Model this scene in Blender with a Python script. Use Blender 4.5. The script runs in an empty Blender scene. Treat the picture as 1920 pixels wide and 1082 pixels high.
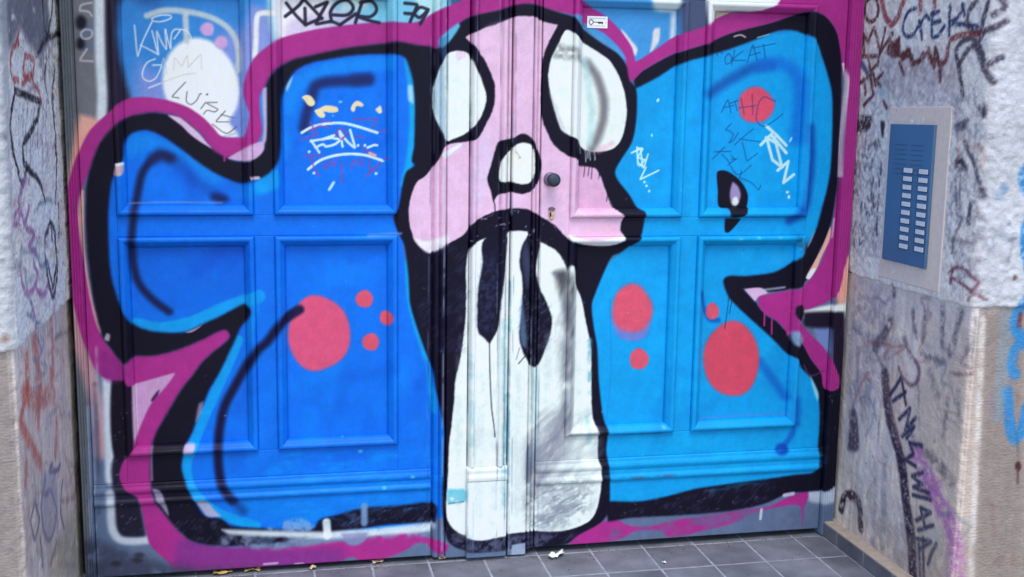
import bpy, math, random
import numpy as np
from mathutils import Matrix, Vector

# ------------------------------------------------------------------ camera, sky, sun, exposure
SC = bpy.context.scene
YAW, PITCH, ROLL, FPX, DIST, EYE = 0.209813437, 0.154798671, 0.0146654759, 2116.27616, 3.0, 1.25

def cam_rows():
    cy, sy = math.cos(YAW), math.sin(YAW); cp, sp = math.cos(PITCH), math.sin(PITCH); cr, sr = math.cos(ROLL), math.sin(ROLL)
    m0 = np.array([[1, 0, 0], [0, 0, -1], [0, 1, 0]], float)
    ry = np.array([[cy, 0, -sy], [0, 1, 0], [sy, 0, cy]])
    rp = np.array([[1, 0, 0], [0, cp, -sp], [0, sp, cp]])
    rr = np.array([[cr, -sr, 0], [sr, cr, 0], [0, 0, 1]])
    return rr @ rp @ ry @ m0
MC = cam_rows()
cd = bpy.data.cameras.new('camera'); cam = bpy.data.objects.new('camera', cd); SC.collection.objects.link(cam)
r_, u_, b_ = MC[0], -MC[1], -MC[2]
cam.matrix_world = Matrix(((r_[0], u_[0], b_[0], 0), (r_[1], u_[1], b_[1], -DIST), (r_[2], u_[2], b_[2], EYE), (0, 0, 0, 1)))
cd.sensor_width = 36; cd.lens = 36 * FPX / 1920; cd.clip_end = 500; cd.clip_start = 0.05
SC.camera = cam

SUN_EL, SUN_AZ = 60.0, -2.0          # degrees above the horizon; degrees to the right of straight out from the door
world = bpy.data.worlds.new('World'); SC.world = world; world.use_nodes = True
wn, wl = world.node_tree.nodes, world.node_tree.links
bg = wn['Background']; sky = wn.new('ShaderNodeTexSky'); sky.sky_type = 'NISHITA'; sky.sun_disc = False
sky.sun_elevation = math.radians(SUN_EL); sky.sun_rotation = math.radians(180 - SUN_AZ)
sky.air_density = 1.3; sky.dust_density = 1.0; sky.ozone_density = 1.5
wl.new(sky.outputs[0], bg.inputs[0]); bg.inputs[1].default_value = 0.15
sd = bpy.data.lights.new('sun', 'SUN'); sd.energy = 1.15; sd.angle = math.radians(32); sd.color = (1.0, 0.98, 0.96)
sun = bpy.data.objects.new('sun', sd); SC.collection.objects.link(sun)
el, az = math.radians(SUN_EL), math.radians(SUN_AZ)
to_sun = Vector((math.cos(el) * math.sin(az), -math.cos(el) * math.cos(az), math.sin(el)))
sun.rotation_euler = to_sun.to_track_quat('Z', 'Y').to_euler()
SC.view_settings.view_transform = 'Standard'; SC.view_settings.look = 'None'
SC.view_settings.gamma = 1; SC.view_settings.exposure = 0.90
LIT = np.array([0.92, 1.03, 1.19])    # brightness and tint that this light gives a white wall here

# ------------------------------------------------------------------ helpers: colour, noise, geometry
rng = np.random.default_rng(7); random.seed(7)
XL, XR, YF = -0.518, 1.648, -0.61      # left reveal plane, right reveal plane, facade plane
def lin(c):
    c = np.asarray(c, float) / 255.0
    return np.where(c <= 0.04045, c / 12.92, ((c + 0.055) / 1.055) ** 2.4)
def albedo(c):
    return np.clip(lin(c) / LIT, 0.004, 0.82)
def mcol(c):
    return (*albedo(c), 1.0)

def ray(px, py):
    return MC.T @ np.array([px - 960.0, py - 541.0, FPX])
def on_door(px, py, y=0.0):            # a measured point of the door plane -> (x, z)
    d = ray(px, py); t = (DIST + y) / d[1]
    return np.array([d[0] * t, EYE + d[2] * t])
def on_wall(side):                     # a measured point of a wall -> (metres from the door frame along the wall, z)
    X = XR if side > 0 else XL
    def f(px, py):
        d = ray(px, py); t = X / d[0]; s = DIST - d[1] * t
        if 0 < t and s <= -YF: return np.array([s, EYE + d[2] * t])
        t = (DIST + YF) / d[1]
        return np.array([-YF + side * (d[0] * t - X), EYE + d[2] * t])
    return f

def vnoise(h, w, cell, seed, octaves=3):
    out = np.zeros((h, w)); amp = 1.0; tot = 0
    r = np.random.default_rng(seed)
    for o in range(octaves):
        c = max(cell / 2 ** o, 1.5)
        gh, gw = int(h / c) + 3, int(w / c) + 3
        g = r.random((gh, gw))
        yy = np.arange(h) / c; xx = np.arange(w) / c
        y0 = yy.astype(int); x0 = xx.astype(int); fy = yy - y0; fx = xx - x0
        fy = fy * fy * (3 - 2 * fy); fx = fx * fx * (3 - 2 * fx)
        a = g[np.ix_(y0, x0)]; b = g[np.ix_(y0, x0 + 1)]; c2 = g[np.ix_(y0 + 1, x0)]; d = g[np.ix_(y0 + 1, x0 + 1)]
        fx = fx[None, :]; fy = fy[:, None]
        out += amp * ((a * (1 - fx) + b * fx) * (1 - fy) + (c2 * (1 - fx) + d * fx) * fy); tot += amp; amp *= 0.55
    return out / tot

def lattice(u, v, seed):
    g = np.random.default_rng(seed).random((256, 256))
    i = np.floor(u).astype(int); j = np.floor(v).astype(int); fu = u - i; fv = v - j
    fu = fu * fu * (3 - 2 * fu); fv = fv * fv * (3 - 2 * fv)
    G = lambda a, b: g[b % 256, a % 256]
    return (G(i, j) * (1 - fu) + G(i + 1, j) * fu) * (1 - fv) + (G(i, j + 1) * (1 - fu) + G(i + 1, j + 1) * fu) * fv

def spline(pts, closed, n=6):
    p = np.asarray(pts, float); m = len(p)
    if m < 3: return p
    out = []
    rngi = range(m) if closed else range(m - 1)
    for i in rngi:
        if closed: a, b, c, d = p[i - 1], p[i], p[(i + 1) % m], p[(i + 2) % m]
        else: a, b, c, d = p[max(i - 1, 0)], p[i], p[i + 1], p[min(i + 2, m - 1)]
        # centripetal-ish tangents, limited so that sharp corners do not overshoot
        l = np.hypot(*(c - b)); t1 = (c - a); t2 = (d - b)
        t1 = t1 / max(np.hypot(*t1), 1e-9) * l * 0.9; t2 = t2 / max(np.hypot(*t2), 1e-9) * l * 0.9
        if np.dot(b - a, c - b) < 0: t1 = t1 * 0.2
        if np.dot(d - c, c - b) < 0: t2 = t2 * 0.2
        for k in range(n):
            s = k / n; s2, s3 = s * s, s * s * s
            out.append((2 * s3 - 3 * s2 + 1) * b + (s3 - 2 * s2 + s) * t1 + (-2 * s3 + 3 * s2) * c + (s3 - s2) * t2)
    if not closed: out.append(p[-1])
    return np.array(out)

class Paint:
    """coats of paint on one flat surface, kept in metres on that surface; read back at mesh vertices"""
    def __init__(self, x0, x1, z0, z1, res, mapper, ppm):
        self.x0, self.z0, self.res, self.map, self.ppm = x0, z0, res, mapper, ppm
        self.w = int((x1 - x0) / res) + 1; self.h = int((z1 - z0) / res) + 1
        self.c = np.zeros((self.h, self.w, 3)); self.seed = 11; self.grain = None
        self.n1 = vnoise(self.h, self.w, 0.010 / res, 5, 3) - 0.5
    def pts(self, P):
        q = np.array([self.map(*p) for p in P])
        return (q - np.array([self.x0, self.z0])) / self.res
    def base(self, col): self.c[:] = np.array(col, float)
    def _blend(self, sl, a, col, grain=False):
        if grain and self.grain is not None: a = a * self.grain[sl]
        a = a[..., None]; self.c[sl] = self.c[sl] * (1 - a) + np.array(col, float) * a
    def _box(self, q, m):
        x0 = max(int(q[:, 0].min() - m), 0); x1 = min(int(q[:, 0].max() + m) + 2, self.w)
        y0 = max(int(q[:, 1].min() - m), 0); y1 = min(int(q[:, 1].max() + m) + 2, self.h)
        return x0, x1, y0, y1
    def _dist(self, q, closed, box, cap):
        x0, x1, y0, y1 = box
        D = np.full((y1 - y0, x1 - x0), cap, float)
        n = len(q)
        for i in range(n if closed else n - 1):
            a = q[i]; b = q[(i + 1) % n]
            ax0 = max(int(min(a[0], b[0]) - cap), x0); ax1 = min(int(max(a[0], b[0]) + cap) + 2, x1)
            ay0 = max(int(min(a[1], b[1]) - cap), y0); ay1 = min(int(max(a[1], b[1]) + cap) + 2, y1)
            if ax0 >= ax1 or ay0 >= ay1: continue
            X = np.arange(ax0, ax1)[None, :] - a[0]; Y = np.arange(ay0, ay1)[:, None] - a[1]
            d = b - a; L = max(d @ d, 1e-9)
            t = np.clip((X * d[0] + Y * d[1]) / L, 0, 1)
            dd = np.hypot(X - t * d[0], Y - t * d[1])
            v = D[ay0 - y0:ay1 - y0, ax0 - x0:ax1 - x0]; np.minimum(v, dd, out=v)
        return D
    def fill(self, P, col, soft=1.6, alpha=1.0, smooth=True, rag=0.0, mod=None):
        q = self.pts(P)
        if smooth: q = spline(q, True)
        s = max(soft / self.ppm / self.res, 0.6); rg = rag / self.ppm / self.res
        cap = s + rg + 2; box = self._box(q, cap); x0, x1, y0, y1 = box
        if x0 >= x1 or y0 >= y1: return
        T = np.zeros((y1 - y0, x1 - x0 + 1))
        n = len(q)
        for i in range(n):
            a = q[i]; b = q[(i + 1) % n]
            if a[1] == b[1]: continue
            if a[1] > b[1]: a, b = b, a
            r0 = max(int(math.ceil(a[1])), y0); r1 = min(int(math.ceil(b[1])), y1)
            if r0 >= r1: continue
            rows = np.arange(r0, r1); xs = a[0] + (rows - a[1]) / (b[1] - a[1]) * (b[0] - a[0])
            ix = np.clip(np.ceil(xs).astype(int) - x0, 0, x1 - x0)
            np.add.at(T, (rows - y0, ix), 1)
        inside = (np.cumsum(T, axis=1)[:, :-1].astype(int) % 2).astype(bool)
        D = self._dist(q, True, box, cap); D = np.where(inside, D, -D)
        if rg: D = D + self.n1[y0:y1, x0:x1] * 4 * rg
        t = np.clip((D + s) / (2 * s), 0, 1); a = t * t * (3 - 2 * t) * alpha
        if mod is not None: a = a * self._mod(mod, x0, x1, y0, y1)
        self._blend((slice(y0, y1), slice(x0, x1)), a, col)
    def _mod(self, mod, x0, x1, y0, y1):
        cell, lo, hi = mod[:3]; self.seed += 1
        if len(mod) > 3:                                # streaked along an angle
            t = mod[3]; X = np.arange(x0, x1)[None, :] * self.res / cell; Y = np.arange(y0, y1)[:, None] * self.res / cell
            u = X * math.cos(t) + Y * math.sin(t); v = -X * math.sin(t) + Y * math.cos(t)
            n = .36 * lattice(u / 5, v, self.seed) + .26 * lattice(u / 2 + 7, v * 1.7 + 3, self.seed + 1) + .38 * lattice(X / 7 + 0 * Y, Y / 5 + 0 * X, self.seed + 2)
        else: n = vnoise(y1 - y0, x1 - x0, cell / self.res, self.seed, 3)
        return np.clip((n - lo) / (hi - lo), 0, 1)
    def stroke(self, P, w, col, soft=1.2, alpha=1.0, smooth=True, rag=0.0, mod=None):
        q = self.pts(P)
        if smooth: q = spline(q, False)
        k = 1 / self.ppm / self.res; s = max(soft * k, 0.6); r = max(w * k / 2, 0.5); rg = rag * k
        cap = r + s + rg + 2; box = self._box(q, cap); x0, x1, y0, y1 = box
        if x0 >= x1 or y0 >= y1: return
        D = r - self._dist(q, False, box, cap)
        if rg: D = D + self.n1[y0:y1, x0:x1] * 4 * rg
        t = np.clip((D + s) / (2 * s), 0, 1); a = t * t * (3 - 2 * t) * alpha
        if mod is not None: a = a * self._mod(mod, x0, x1, y0, y1)
        self._blend((slice(y0, y1), slice(x0, x1)), a, col, True)
    def oval(self, cx, cy, rx, ry, col, soft=2.0, alpha=1.0, tilt=0.0, wob=0.03, **k):
        P = []
        for i in range(20):
            t = i / 20 * 2 * math.pi; f = 1 + wob * math.sin(3 * t + cx) + wob * .6 * math.sin(5 * t + cy)
            x, y = rx * f * math.cos(t), ry * f * math.sin(t)
            P.append((cx + x * math.cos(tilt) - y * math.sin(tilt), cy + x * math.sin(tilt) + y * math.cos(tilt)))
        self.fill(P, col, soft, alpha, **k)
    def chips(self, box, n, ln, ang, col, wd=1.6, alpha=.8, spread=.35, where=None):
        for i in range(n):
            x = rng.uniform(box[0], box[2]); y = rng.uniform(box[1], box[3])
            if where is not None:                       # only where the coat underneath is dark
                q = self.pts([(x, y)])[0].astype(int)
                if not (0 <= q[0] < self.w and 0 <= q[1] < self.h): continue
                if self.c[q[1], q[0]].sum() > where: continue
            l = ln * rng.uniform(.3, 1.4); a = ang + rng.normal(0, spread)
            self.stroke([(x, y), (x + l * math.cos(a), y - l * math.sin(a))], wd * rng.uniform(.5, 1.5), col, 1.0, alpha * rng.uniform(.3, 1), smooth=False)
    def mottle(self, amount, cell, seed):
        n = vnoise(self.h, self.w, cell / self.res, seed, 4) - 0.5
        self.c = np.clip(self.c * (1 + amount * 2 * n[..., None]), 0, 255)
    def freeze(self):
        self.a = albedo(self.c)
    def at(self, X, Z):
        u = np.clip((X - self.x0) / self.res, 0, self.w - 1.001); v = np.clip((Z - self.z0) / self.res, 0, self.h - 1.001)
        i = u.astype(int); j = v.astype(int); fu = (u - i)[..., None]; fv = (v - j)[..., None]
        A = self.a
        return (A[j, i] * (1 - fu) + A[j, i + 1] * fu) * (1 - fv) + (A[j + 1, i] * (1 - fu) + A[j + 1, i + 1] * fu) * fv

# ------------------------------------------------------------------ materials
def new_mat(name):
    m = bpy.data.materials.new(name); m.use_nodes = True
    return m, m.node_tree.nodes, m.node_tree.links, m.node_tree.nodes['Principled BSDF']
def painted(name, rough=(0.3, 0.5), bump=0.12, scale=180.0, stretch=(1, 1, 0.15), dist=0.0006, spec=0.5):
    m, n, l, b = new_mat(name)
    at = n.new('ShaderNodeAttribute'); at.attribute_name = 'paint'
    tc = n.new('ShaderNodeTexCoord'); mp = n.new('ShaderNodeMapping'); mp.inputs['Scale'].default_value = stretch
    l.new(tc.outputs['Object'], mp.inputs[0])
    n1 = n.new('ShaderNodeTexNoise'); n1.inputs['Scale'].default_value = scale; n1.inputs['Detail'].default_value = 6
    n2 = n.new('ShaderNodeTexNoise'); n2.inputs['Scale'].default_value = 14; n2.inputs['Detail'].default_value = 5
    l.new(mp.outputs[0], n1.inputs[0]); l.new(tc.outputs['Object'], n2.inputs[0])
    mr = n.new('ShaderNodeMapRange'); mr.inputs[3].default_value = rough[0]; mr.inputs[4].default_value = rough[1]
    mr.inputs[1].default_value = 0.3; mr.inputs[2].default_value = 0.7
    l.new(n2.outputs[0], mr.inputs[0]); l.new(mr.outputs[0], b.inputs['Roughness'])
    hs = n.new('ShaderNodeMix'); hs.data_type = 'RGBA'; hs.blend_type = 'MULTIPLY'; hs.inputs[0].default_value = 0.10
    l.new(at.outputs['Color'], hs.inputs[6]); l.new(n1.outputs[0], hs.inputs[7])
    l.new(hs.outputs[2], b.inputs['Base Color'])
    bp = n.new('ShaderNodeBump'); bp.inputs['Strength'].default_value = bump; bp.inputs['Distance'].default_value = dist
    l.new(n1.outputs[0], bp.inputs['Height']); l.new(bp.outputs[0], b.inputs['Normal'])
    b.inputs['Specular IOR Level'].default_value = spec
    return m
def plain(name, col, rough=0.5, metal=0.0, var=0.12, scale=40.0, bump=0.1, dist=0.001):
    m, n, l, b = new_mat(name)
    tc = n.new('ShaderNodeTexCoord'); n1 = n.new('ShaderNodeTexNoise'); n1.inputs['Scale'].default_value = scale; n1.inputs['Detail'].default_value = 7
    l.new(tc.outputs['Object'], n1.inputs[0])
    cr = n.new('ShaderNodeValToRGB'); c = np.array(mcol(col))
    lo = c * (1 - var); hi = np.clip(c * (1 + var), 0, 1); lo[3] = hi[3] = 1
    cr.color_ramp.elements[0].position = .3; cr.color_ramp.elements[1].position = .7
    cr.color_ramp.elements[0].color = lo; cr.color_ramp.elements[1].color = hi
    l.new(n1.outputs[0], cr.inputs[0]); l.new(cr.outputs[0], b.inputs['Base Color'])
    b.inputs['Roughness'].default_value = rough; b.inputs['Metallic'].default_value = metal
    bp = n.new('ShaderNodeBump'); bp.inputs['Strength'].default_value = bump; bp.inputs['Distance'].default_value = dist
    l.new(n1.outputs[0], bp.inputs['Height']); l.new(bp.outputs[0], b.inputs['Normal'])
    return m
def tile_mat(name, col):
    m = plain(name, col, 0.55, 0, 0.16, 18.0, 0.25, 0.001)
    n, l = m.node_tree.nodes, m.node_tree.links
    b = n['Principled BSDF']; src = b.inputs['Base Color'].links[0].from_socket
    oi = n.new('ShaderNodeObjectInfo'); mr = n.new('ShaderNodeMapRange'); mr.inputs[3].default_value = 0.82; mr.inputs[4].default_value = 1.15
    l.new(oi.outputs['Random'], mr.inputs[0])
    tc = n.new('ShaderNodeTexCoord'); geo = n.new('ShaderNodeNewGeometry')
    n2 = n.new('ShaderNodeTexNoise'); n2.inputs['Scale'].default_value = 6; n2.inputs['Detail'].default_value = 8
    l.new(geo.outputs['Position'], n2.inputs[0])
    m2 = n.new('ShaderNodeMapRange'); m2.inputs[1].default_value = .35; m2.inputs[2].default_value = .68; m2.inputs[3].default_value = .68; m2.inputs[4].default_value = 1.15
    l.new(n2.outputs[0], m2.inputs[0])
    mu = n.new('ShaderNodeMath'); mu.operation = 'MULTIPLY'; l.new(mr.outputs[0], mu.inputs[0]); l.new(m2.outputs[0], mu.inputs[1])
    vm = n.new('ShaderNodeVectorMath'); vm.operation = 'SCALE'; l.new(src, vm.inputs[0]); l.new(mu.outputs[0], vm.inputs['Scale'])
    l.new(vm.outputs[0], b.inputs['Base Color'])
    return m

# ------------------------------------------------------------------ mesh helpers
COL = SC.collection
def tag(o, label=None, cat=None, group=None, kind=None):
    for k, v in (('label', label), ('category', cat), ('group', group), ('kind', kind)):
        if v: o[k] = v
    return o
def empty(name, loc=(0, 0, 0)):
    o = bpy.data.objects.new(name, None); COL.objects.link(o); o.location = loc; o.empty_display_size = .1
    return o
def link(name, me, mat, parent=None):
    o = bpy.data.objects.new(name, me); COL.objects.link(o)
    if mat is not None and not me.materials: me.materials.append(mat)
    if parent is not None: o.parent = parent; o.location = -Vector(parent_world(parent))
    return o
def parent_world(p):
    v = Vector(p.location)
    while p.parent: p = p.parent; v = v + Vector(p.location)
    return v
def grid_mesh(name, V, closed_u=False, colors=None, smooth=False):
    """V: (rows, cols, 3) world coordinates -> quad grid mesh"""
    h, w, _ = V.shape
    me = bpy.data.meshes.new(name)
    me.vertices.add(h * w); me.vertices.foreach_set('co', V.reshape(-1).astype(np.float32))
    idx = np.arange(h * w).reshape(h, w)
    q = np.stack([idx[:-1, :-1], idx[:-1, 1:], idx[1:, 1:], idx[1:, :-1]], -1).reshape(-1, 4)
    nf = len(q)
    me.loops.add(nf * 4); me.loops.foreach_set('vertex_index', q.reshape(-1).astype(np.int32))
    me.polygons.add(nf); me.polygons.foreach_set('loop_start', np.arange(0, nf * 4, 4, dtype=np.int32))
    if smooth: me.polygons.foreach_set('use_smooth', np.ones(nf, bool))
    me.update(calc_edges=True)
    if colors is not None:
        ca = me.color_attributes.new('paint', 'FLOAT_COLOR', 'POINT')
        c4 = np.ones((h * w, 4), np.float32); c4[:, :3] = colors.reshape(-1, 3)
        ca.data.foreach_set('color', c4.reshape(-1))
    return me
def poly_mesh(name, verts, faces, smooth=False):
    me = bpy.data.meshes.new(name); me.from_pydata([tuple(v) for v in verts], [], faces); me.update()
    if smooth: me.polygons.foreach_set('use_smooth', np.ones(len(me.polygons), bool))
    return me
def box_mesh(name, x0, x1, y0, y1, z0, z1, bev=0.0):
    b = bev
    import bmesh
    bm = bmesh.new(); bmesh.ops.create_cube(bm, size=1)
    for v in bm.verts: v.co = Vector(((x0 + x1) / 2 + v.co.x * (x1 - x0), (y0 + y1) / 2 + v.co.y * (y1 - y0), (z0 + z1) / 2 + v.co.z * (z1 - z0)))
    if b: bmesh.ops.bevel(bm, geom=list(bm.edges), offset=b, segments=2, affect='EDGES', profile=.5)
    me = bpy.data.meshes.new(name); bm.to_mesh(me); bm.free()
    return me
def lathe_mesh(name, prof, n=24, axis='y', org=(0, 0, 0), smooth=True):
    vs, fs = [], []
    for (r, t) in prof:
        for k in range(n):
            a = 2 * math.pi * k / n
            vs.append((org[0] + r * math.cos(a), org[1] + t, org[2] + r * math.sin(a)))
    m = len(prof)
    for i in range(m - 1):
        for k in range(n): fs.append((i * n + k, i * n + (k + 1) % n, (i + 1) * n + (k + 1) % n, (i + 1) * n + k))
    fs.append(tuple(range((m - 1) * n, m * n)))
    return poly_mesh(name, vs, fs, smooth)

# ------------------------------------------------------------------ the graffiti on the doors
BLK = (15, 12, 34); MAG = (162, 46, 140); PNK = (219, 188, 228); WHT = (226, 246, 250); RED = (206, 84, 114)
BLU = (0, 112, 238); CYB = (0, 156, 236); CYN = (0, 158, 240); NVY = (0, 62, 165); GRY = (92, 112, 150); LIL = (186, 158, 216); PCH = (222, 168, 160)
ARCH_OUT = [(236, 222), (260, 215), (282, 211), (312, 214), (337, 221), (357, 236), (376, 254), (392, 275), (415, 292), (445, 303), (470, 300), (490, 288), (497, 270)]
LETTER_TOP = [(499, 240), (499, 200), (498, 165), (503, 150), (512, 136), (525, 125), (550, 112), (600, 100), (650, 90), (732, 80), (752, 79), (787, 86), (815, 92)]
LEFT_BLACK = ARCH_OUT + LETTER_TOP + [(812, 150), (795, 270), (779, 270), (779, 200), (775, 155), (767, 125), (757, 106), (732, 101), (675, 102), (625, 109),
    (575, 120), (550, 137), (537, 160), (528, 185), (527, 230), (526, 270), (522, 300), (512, 316), (500, 328), (477, 338), (452, 344), (425, 335), (395, 320),
    (360, 296), (333, 275), (303, 255), (274, 244), (250, 248), (235, 262), (230, 300), (216, 322), (207, 351), (203, 399), (203, 440), (205, 491), (211, 530),
    (222, 565), (234, 590), (250, 610), (275, 621), (312, 626), (350, 624), (375, 612), (412, 595), (450, 575), (461, 572), (470, 582), (465, 597), (450, 617),
    (440, 640), (425, 672), (410, 702), (392, 732), (380, 760), (370, 785), (360, 812), (347, 838), (340, 872), (345, 897), (355, 922), (370, 947), (386, 967),
    (415, 972), (432, 985), (492, 990), (560, 992), (588, 990), (600, 973), (635, 964), (675, 953), (750, 947), (815, 945), (815, 978), (725, 983), (675, 991),
    (600, 1002), (520, 1016), (450, 1022), (400, 1022), (360, 1013), (337, 996), (312, 967), (292, 940), (284, 910), (282, 872), (285, 835), (294, 810),
    (320, 765), (340, 732), (360, 707), (380, 680), (400, 662), (424, 643), (431, 632), (424, 621), (412, 622), (375, 640), (325, 660), (282, 669), (250, 670),
    (233, 681), (222, 672), (205, 650), (192, 631), (177, 572), (166, 491), (161, 420), (161, 380), (163, 345), (170, 314), (185, 273), (207, 244)]
LEFT_BLUE = [(190, 400), (190, 300), (225, 240), (275, 228), (330, 245), (380, 290), (450, 325), (500, 310), (510, 200), (515, 150), (560, 118), (640, 98), (760, 92),
    (790, 150), (790, 300), (765, 350), (755, 440), (775, 560), (830, 720), (845, 800), (842, 960), (600, 1000), (480, 1000), (380, 985), (320, 920), (315, 850),
    (340, 790), (400, 680), (440, 600), (350, 640), (260, 640), (215, 600)]
RIGHT_BLUE = [(1187, 160), (1260, 118), (1370, 80), (1500, 45), (1545, 60), (1568, 130), (1568, 300), (1545, 420), (1500, 510), (1380, 530), (1378, 555), (1480, 660),
    (1520, 700), (1550, 760), (1550, 900), (1400, 925), (1200, 960), (1138, 960), (1130, 780), (1108, 600), (1140, 500), (1190, 455), (1200, 400), (1150, 330), (1180, 270)]
RIGHT_TOPEDGE = [(1192, 148), (1210, 131), (1267, 100), (1325, 82), (1375, 61), (1450, 42), (1485, 30), (1512, 22), (1535, 24), (1552, 34), (1569, 60), (1577, 100)]
RIGHT_BLACK = RIGHT_TOPEDGE + [(1578, 150), (1577, 200), (1573, 270), (1570, 345), (1562, 400), (1552, 440), (1537, 470), (1525, 500), (1512, 525), (1495, 540),
    (1450, 548), (1397, 542), (1415, 562), (1427, 577), (1440, 592), (1460, 604), (1475, 620), (1487, 625), (1505, 645), (1520, 672), (1540, 700), (1548, 727),
    (1575, 727), (1576, 800), (1572, 880), (1562, 906), (1545, 918), (1475, 925), (1440, 941), (1400, 952), (1350, 960), (1300, 964), (1225, 968), (1175, 971),
    (1140, 977), (1137, 940), (1195, 940), (1250, 930), (1300, 917), (1370, 906), (1425, 899), (1487, 890), (1530, 881), (1534, 835), (1537, 780), (1533, 735),
    (1520, 709), (1503, 690), (1495, 672), (1480, 665), (1455, 640), (1425, 612), (1395, 585), (1371, 560), (1362, 540), (1360, 526), (1370, 519), (1400, 519),
    (1450, 513), (1475, 502), (1500, 482), (1515, 455), (1530, 430), (1540, 395), (1550, 357), (1557, 320), (1560, 270), (1561, 225), (1560, 175), (1552, 140),
    (1541, 105), (1532, 80), (1515, 65), (1490, 56), (1462, 57), (1435, 68), (1370, 92), (1325, 105), (1275, 120), (1235, 145), (1195, 165)]
HEAD = [(787, 86), (815, 92), (837, 80), (860, 45), (882, 32), (935, 20), (965, 10), (1000, 9), (1050, 24), (1075, 31), (1091, 41), (1112, 62), (1140, 82), (1162, 100),
    (1177, 122), (1183, 150), (1195, 165), (1197, 205), (1193, 245), (1186, 270), (1167, 300), (1156, 322), (1161, 338), (1182, 365), (1197, 390), (1208, 398),
    (1207, 420), (1200, 447), (1185, 460), (1165, 475), (1150, 482), (1137, 507), (1125, 535), (1120, 548), (1112, 572), (1115, 610), (1122, 652), (1125, 715),
    (1132, 777), (1139, 810), (1137, 847), (1142, 885), (1143, 939), (1140, 960), (1125, 980), (1085, 1002), (1060, 1020), (980, 1025), (950, 1026), (875, 1030),
    (842, 1016), (832, 985), (828, 950), (830, 880), (832, 810), (825, 765), (817, 730), (812, 695), (800, 665), (795, 652), (782, 615), (769, 570), (767, 540),
    (766, 520), (762, 485), (757, 457), (746, 435), (738, 407), (747, 390), (755, 345), (762, 322), (777, 310), (772, 302), (777, 270), (779, 200), (778, 150)]
FACE = [(872, 70), (900, 56), (935, 44), (965, 32), (1000, 32), (1015, 40), (1045, 47), (1030, 77), (1020, 102), (1015, 137), (1013, 187), (1017, 225), (1030, 257),
    (1037, 270), (1050, 282), (1065, 292), (1082, 300), (1085, 311), (1110, 314), (1122, 320), (1132, 342), (1142, 370), (1150, 390), (1168, 404), (1165, 417),
    (1163, 432), (1170, 445), (1157, 456), (1132, 461), (1100, 459), (1070, 450), (1062, 445), (1040, 422), (1012, 405), (985, 391), (942, 391), (920, 397),
    (887, 415), (867, 440), (837, 457), (807, 474), (797, 470), (780, 455), (771, 432), (766, 400), (770, 370), (782, 342), (800, 327), (825, 295), (837, 272),
    (875, 265), (892, 260), (910, 230), (924, 195), (925, 162), (912, 125), (892, 92)]
BODY = [(907, 445), (887, 456), (876, 475), (872, 507), (873, 540), (871, 602), (862, 670), (853, 710), (850, 752), (845, 800), (841, 830), (839, 885), (835, 950),
    (838, 972), (850, 990), (872, 1002), (888, 1007), (910, 1006), (950, 998), (985, 994), (1025, 996), (1050, 995), (1075, 990), (1105, 976), (1118, 955), (1126, 917),
    (1127, 880), (1121, 858), (1121, 810), (1113, 780), (1111, 715), (1110, 652), (1100, 602), (1092, 560), (1079, 530), (1076, 500), (1068, 498), (1064, 508),
    (1056, 488), (1042, 470), (1020, 457), (1008, 452), (988, 438), (986, 433), (952, 434), (945, 445), (925, 447)]
MAG_LEFT = [(985, -25), (985, 8), (965, 10), (935, 20), (882, 32), (860, 45), (837, 78), (815, 91), (787, 86), (752, 79), (732, 80), (650, 90), (600, 100), (550, 112), (525, 125),
    (512, 136), (503, 150), (497, 162), (487, 180), (488, 212), (491, 250), (475, 277), (455, 287), (440, 293), (420, 298), (412, 293), (390, 272), (375, 250),
    (355, 234), (337, 220), (312, 213), (282, 211), (236, 222), (207, 244), (185, 273), (170, 314), (153, 355), (148, 399), (155, 472), (166, 546), (181, 609),
    (200, 646), (222, 672), (233, 690), (230, 713), (196, 709), (177, 690), (163, 653), (148, 602), (133, 528), (127, 454), (124, 399), (129, 351), (144, 296),
    (166, 248), (200, 214), (236, 186), (270, 182), (310, 187), (350, 200), (380, 220), (400, 240), (414, 255), (440, 258), (457, 256), (462, 243), (467, 215),
    (462, 198), (456, 175), (460, 145), (470, 120), (480, 105), (500, 88), (525, 72), (550, 64), (600, 53), (680, 43), (732, 41), (775, 42), (795, 36), (806, 28), (827, 17), (870, -2), (880, -25)]
MAG_RIGHT = [(950, -25), (1060, -25), (1095, 5), (1132, 25), (1162, 52), (1187, 87), (1195, 115), (1225, 97), (1270, 67), (1320, 50), (1345, 35), (1370, 25), (1425, 20), (1460, 5),
    (1475, -25), (1660, -25), (1618, 60), (1612, 130), (1604, 270), (1597, 370), (1589, 460), (1577, 507), (1570, 540), (1557, 562), (1520, 579), (1502, 583), (1494, 597), (1507, 612),
    (1525, 632), (1545, 652), (1557, 675), (1570, 710), (1565, 728), (1545, 728), (1540, 700), (1520, 672), (1505, 645), (1487, 624), (1480, 632), (1475, 619),
    (1460, 603), (1440, 591), (1427, 577), (1425, 558), (1440, 554), (1500, 540), (1525, 515), (1540, 490), (1555, 450), (1562, 420), (1567, 377), (1572, 345),
    (1578, 270), (1584, 160), (1580, 130)] + RIGHT_TOPEDGE[::-1] + [(1180, 148), (1177, 130), (1175, 107), (1160, 85), (1132, 60), (1092, 41), (1075, 29), (1025, 16), (1000, 8), (965, 9), (950, 0)]
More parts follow.
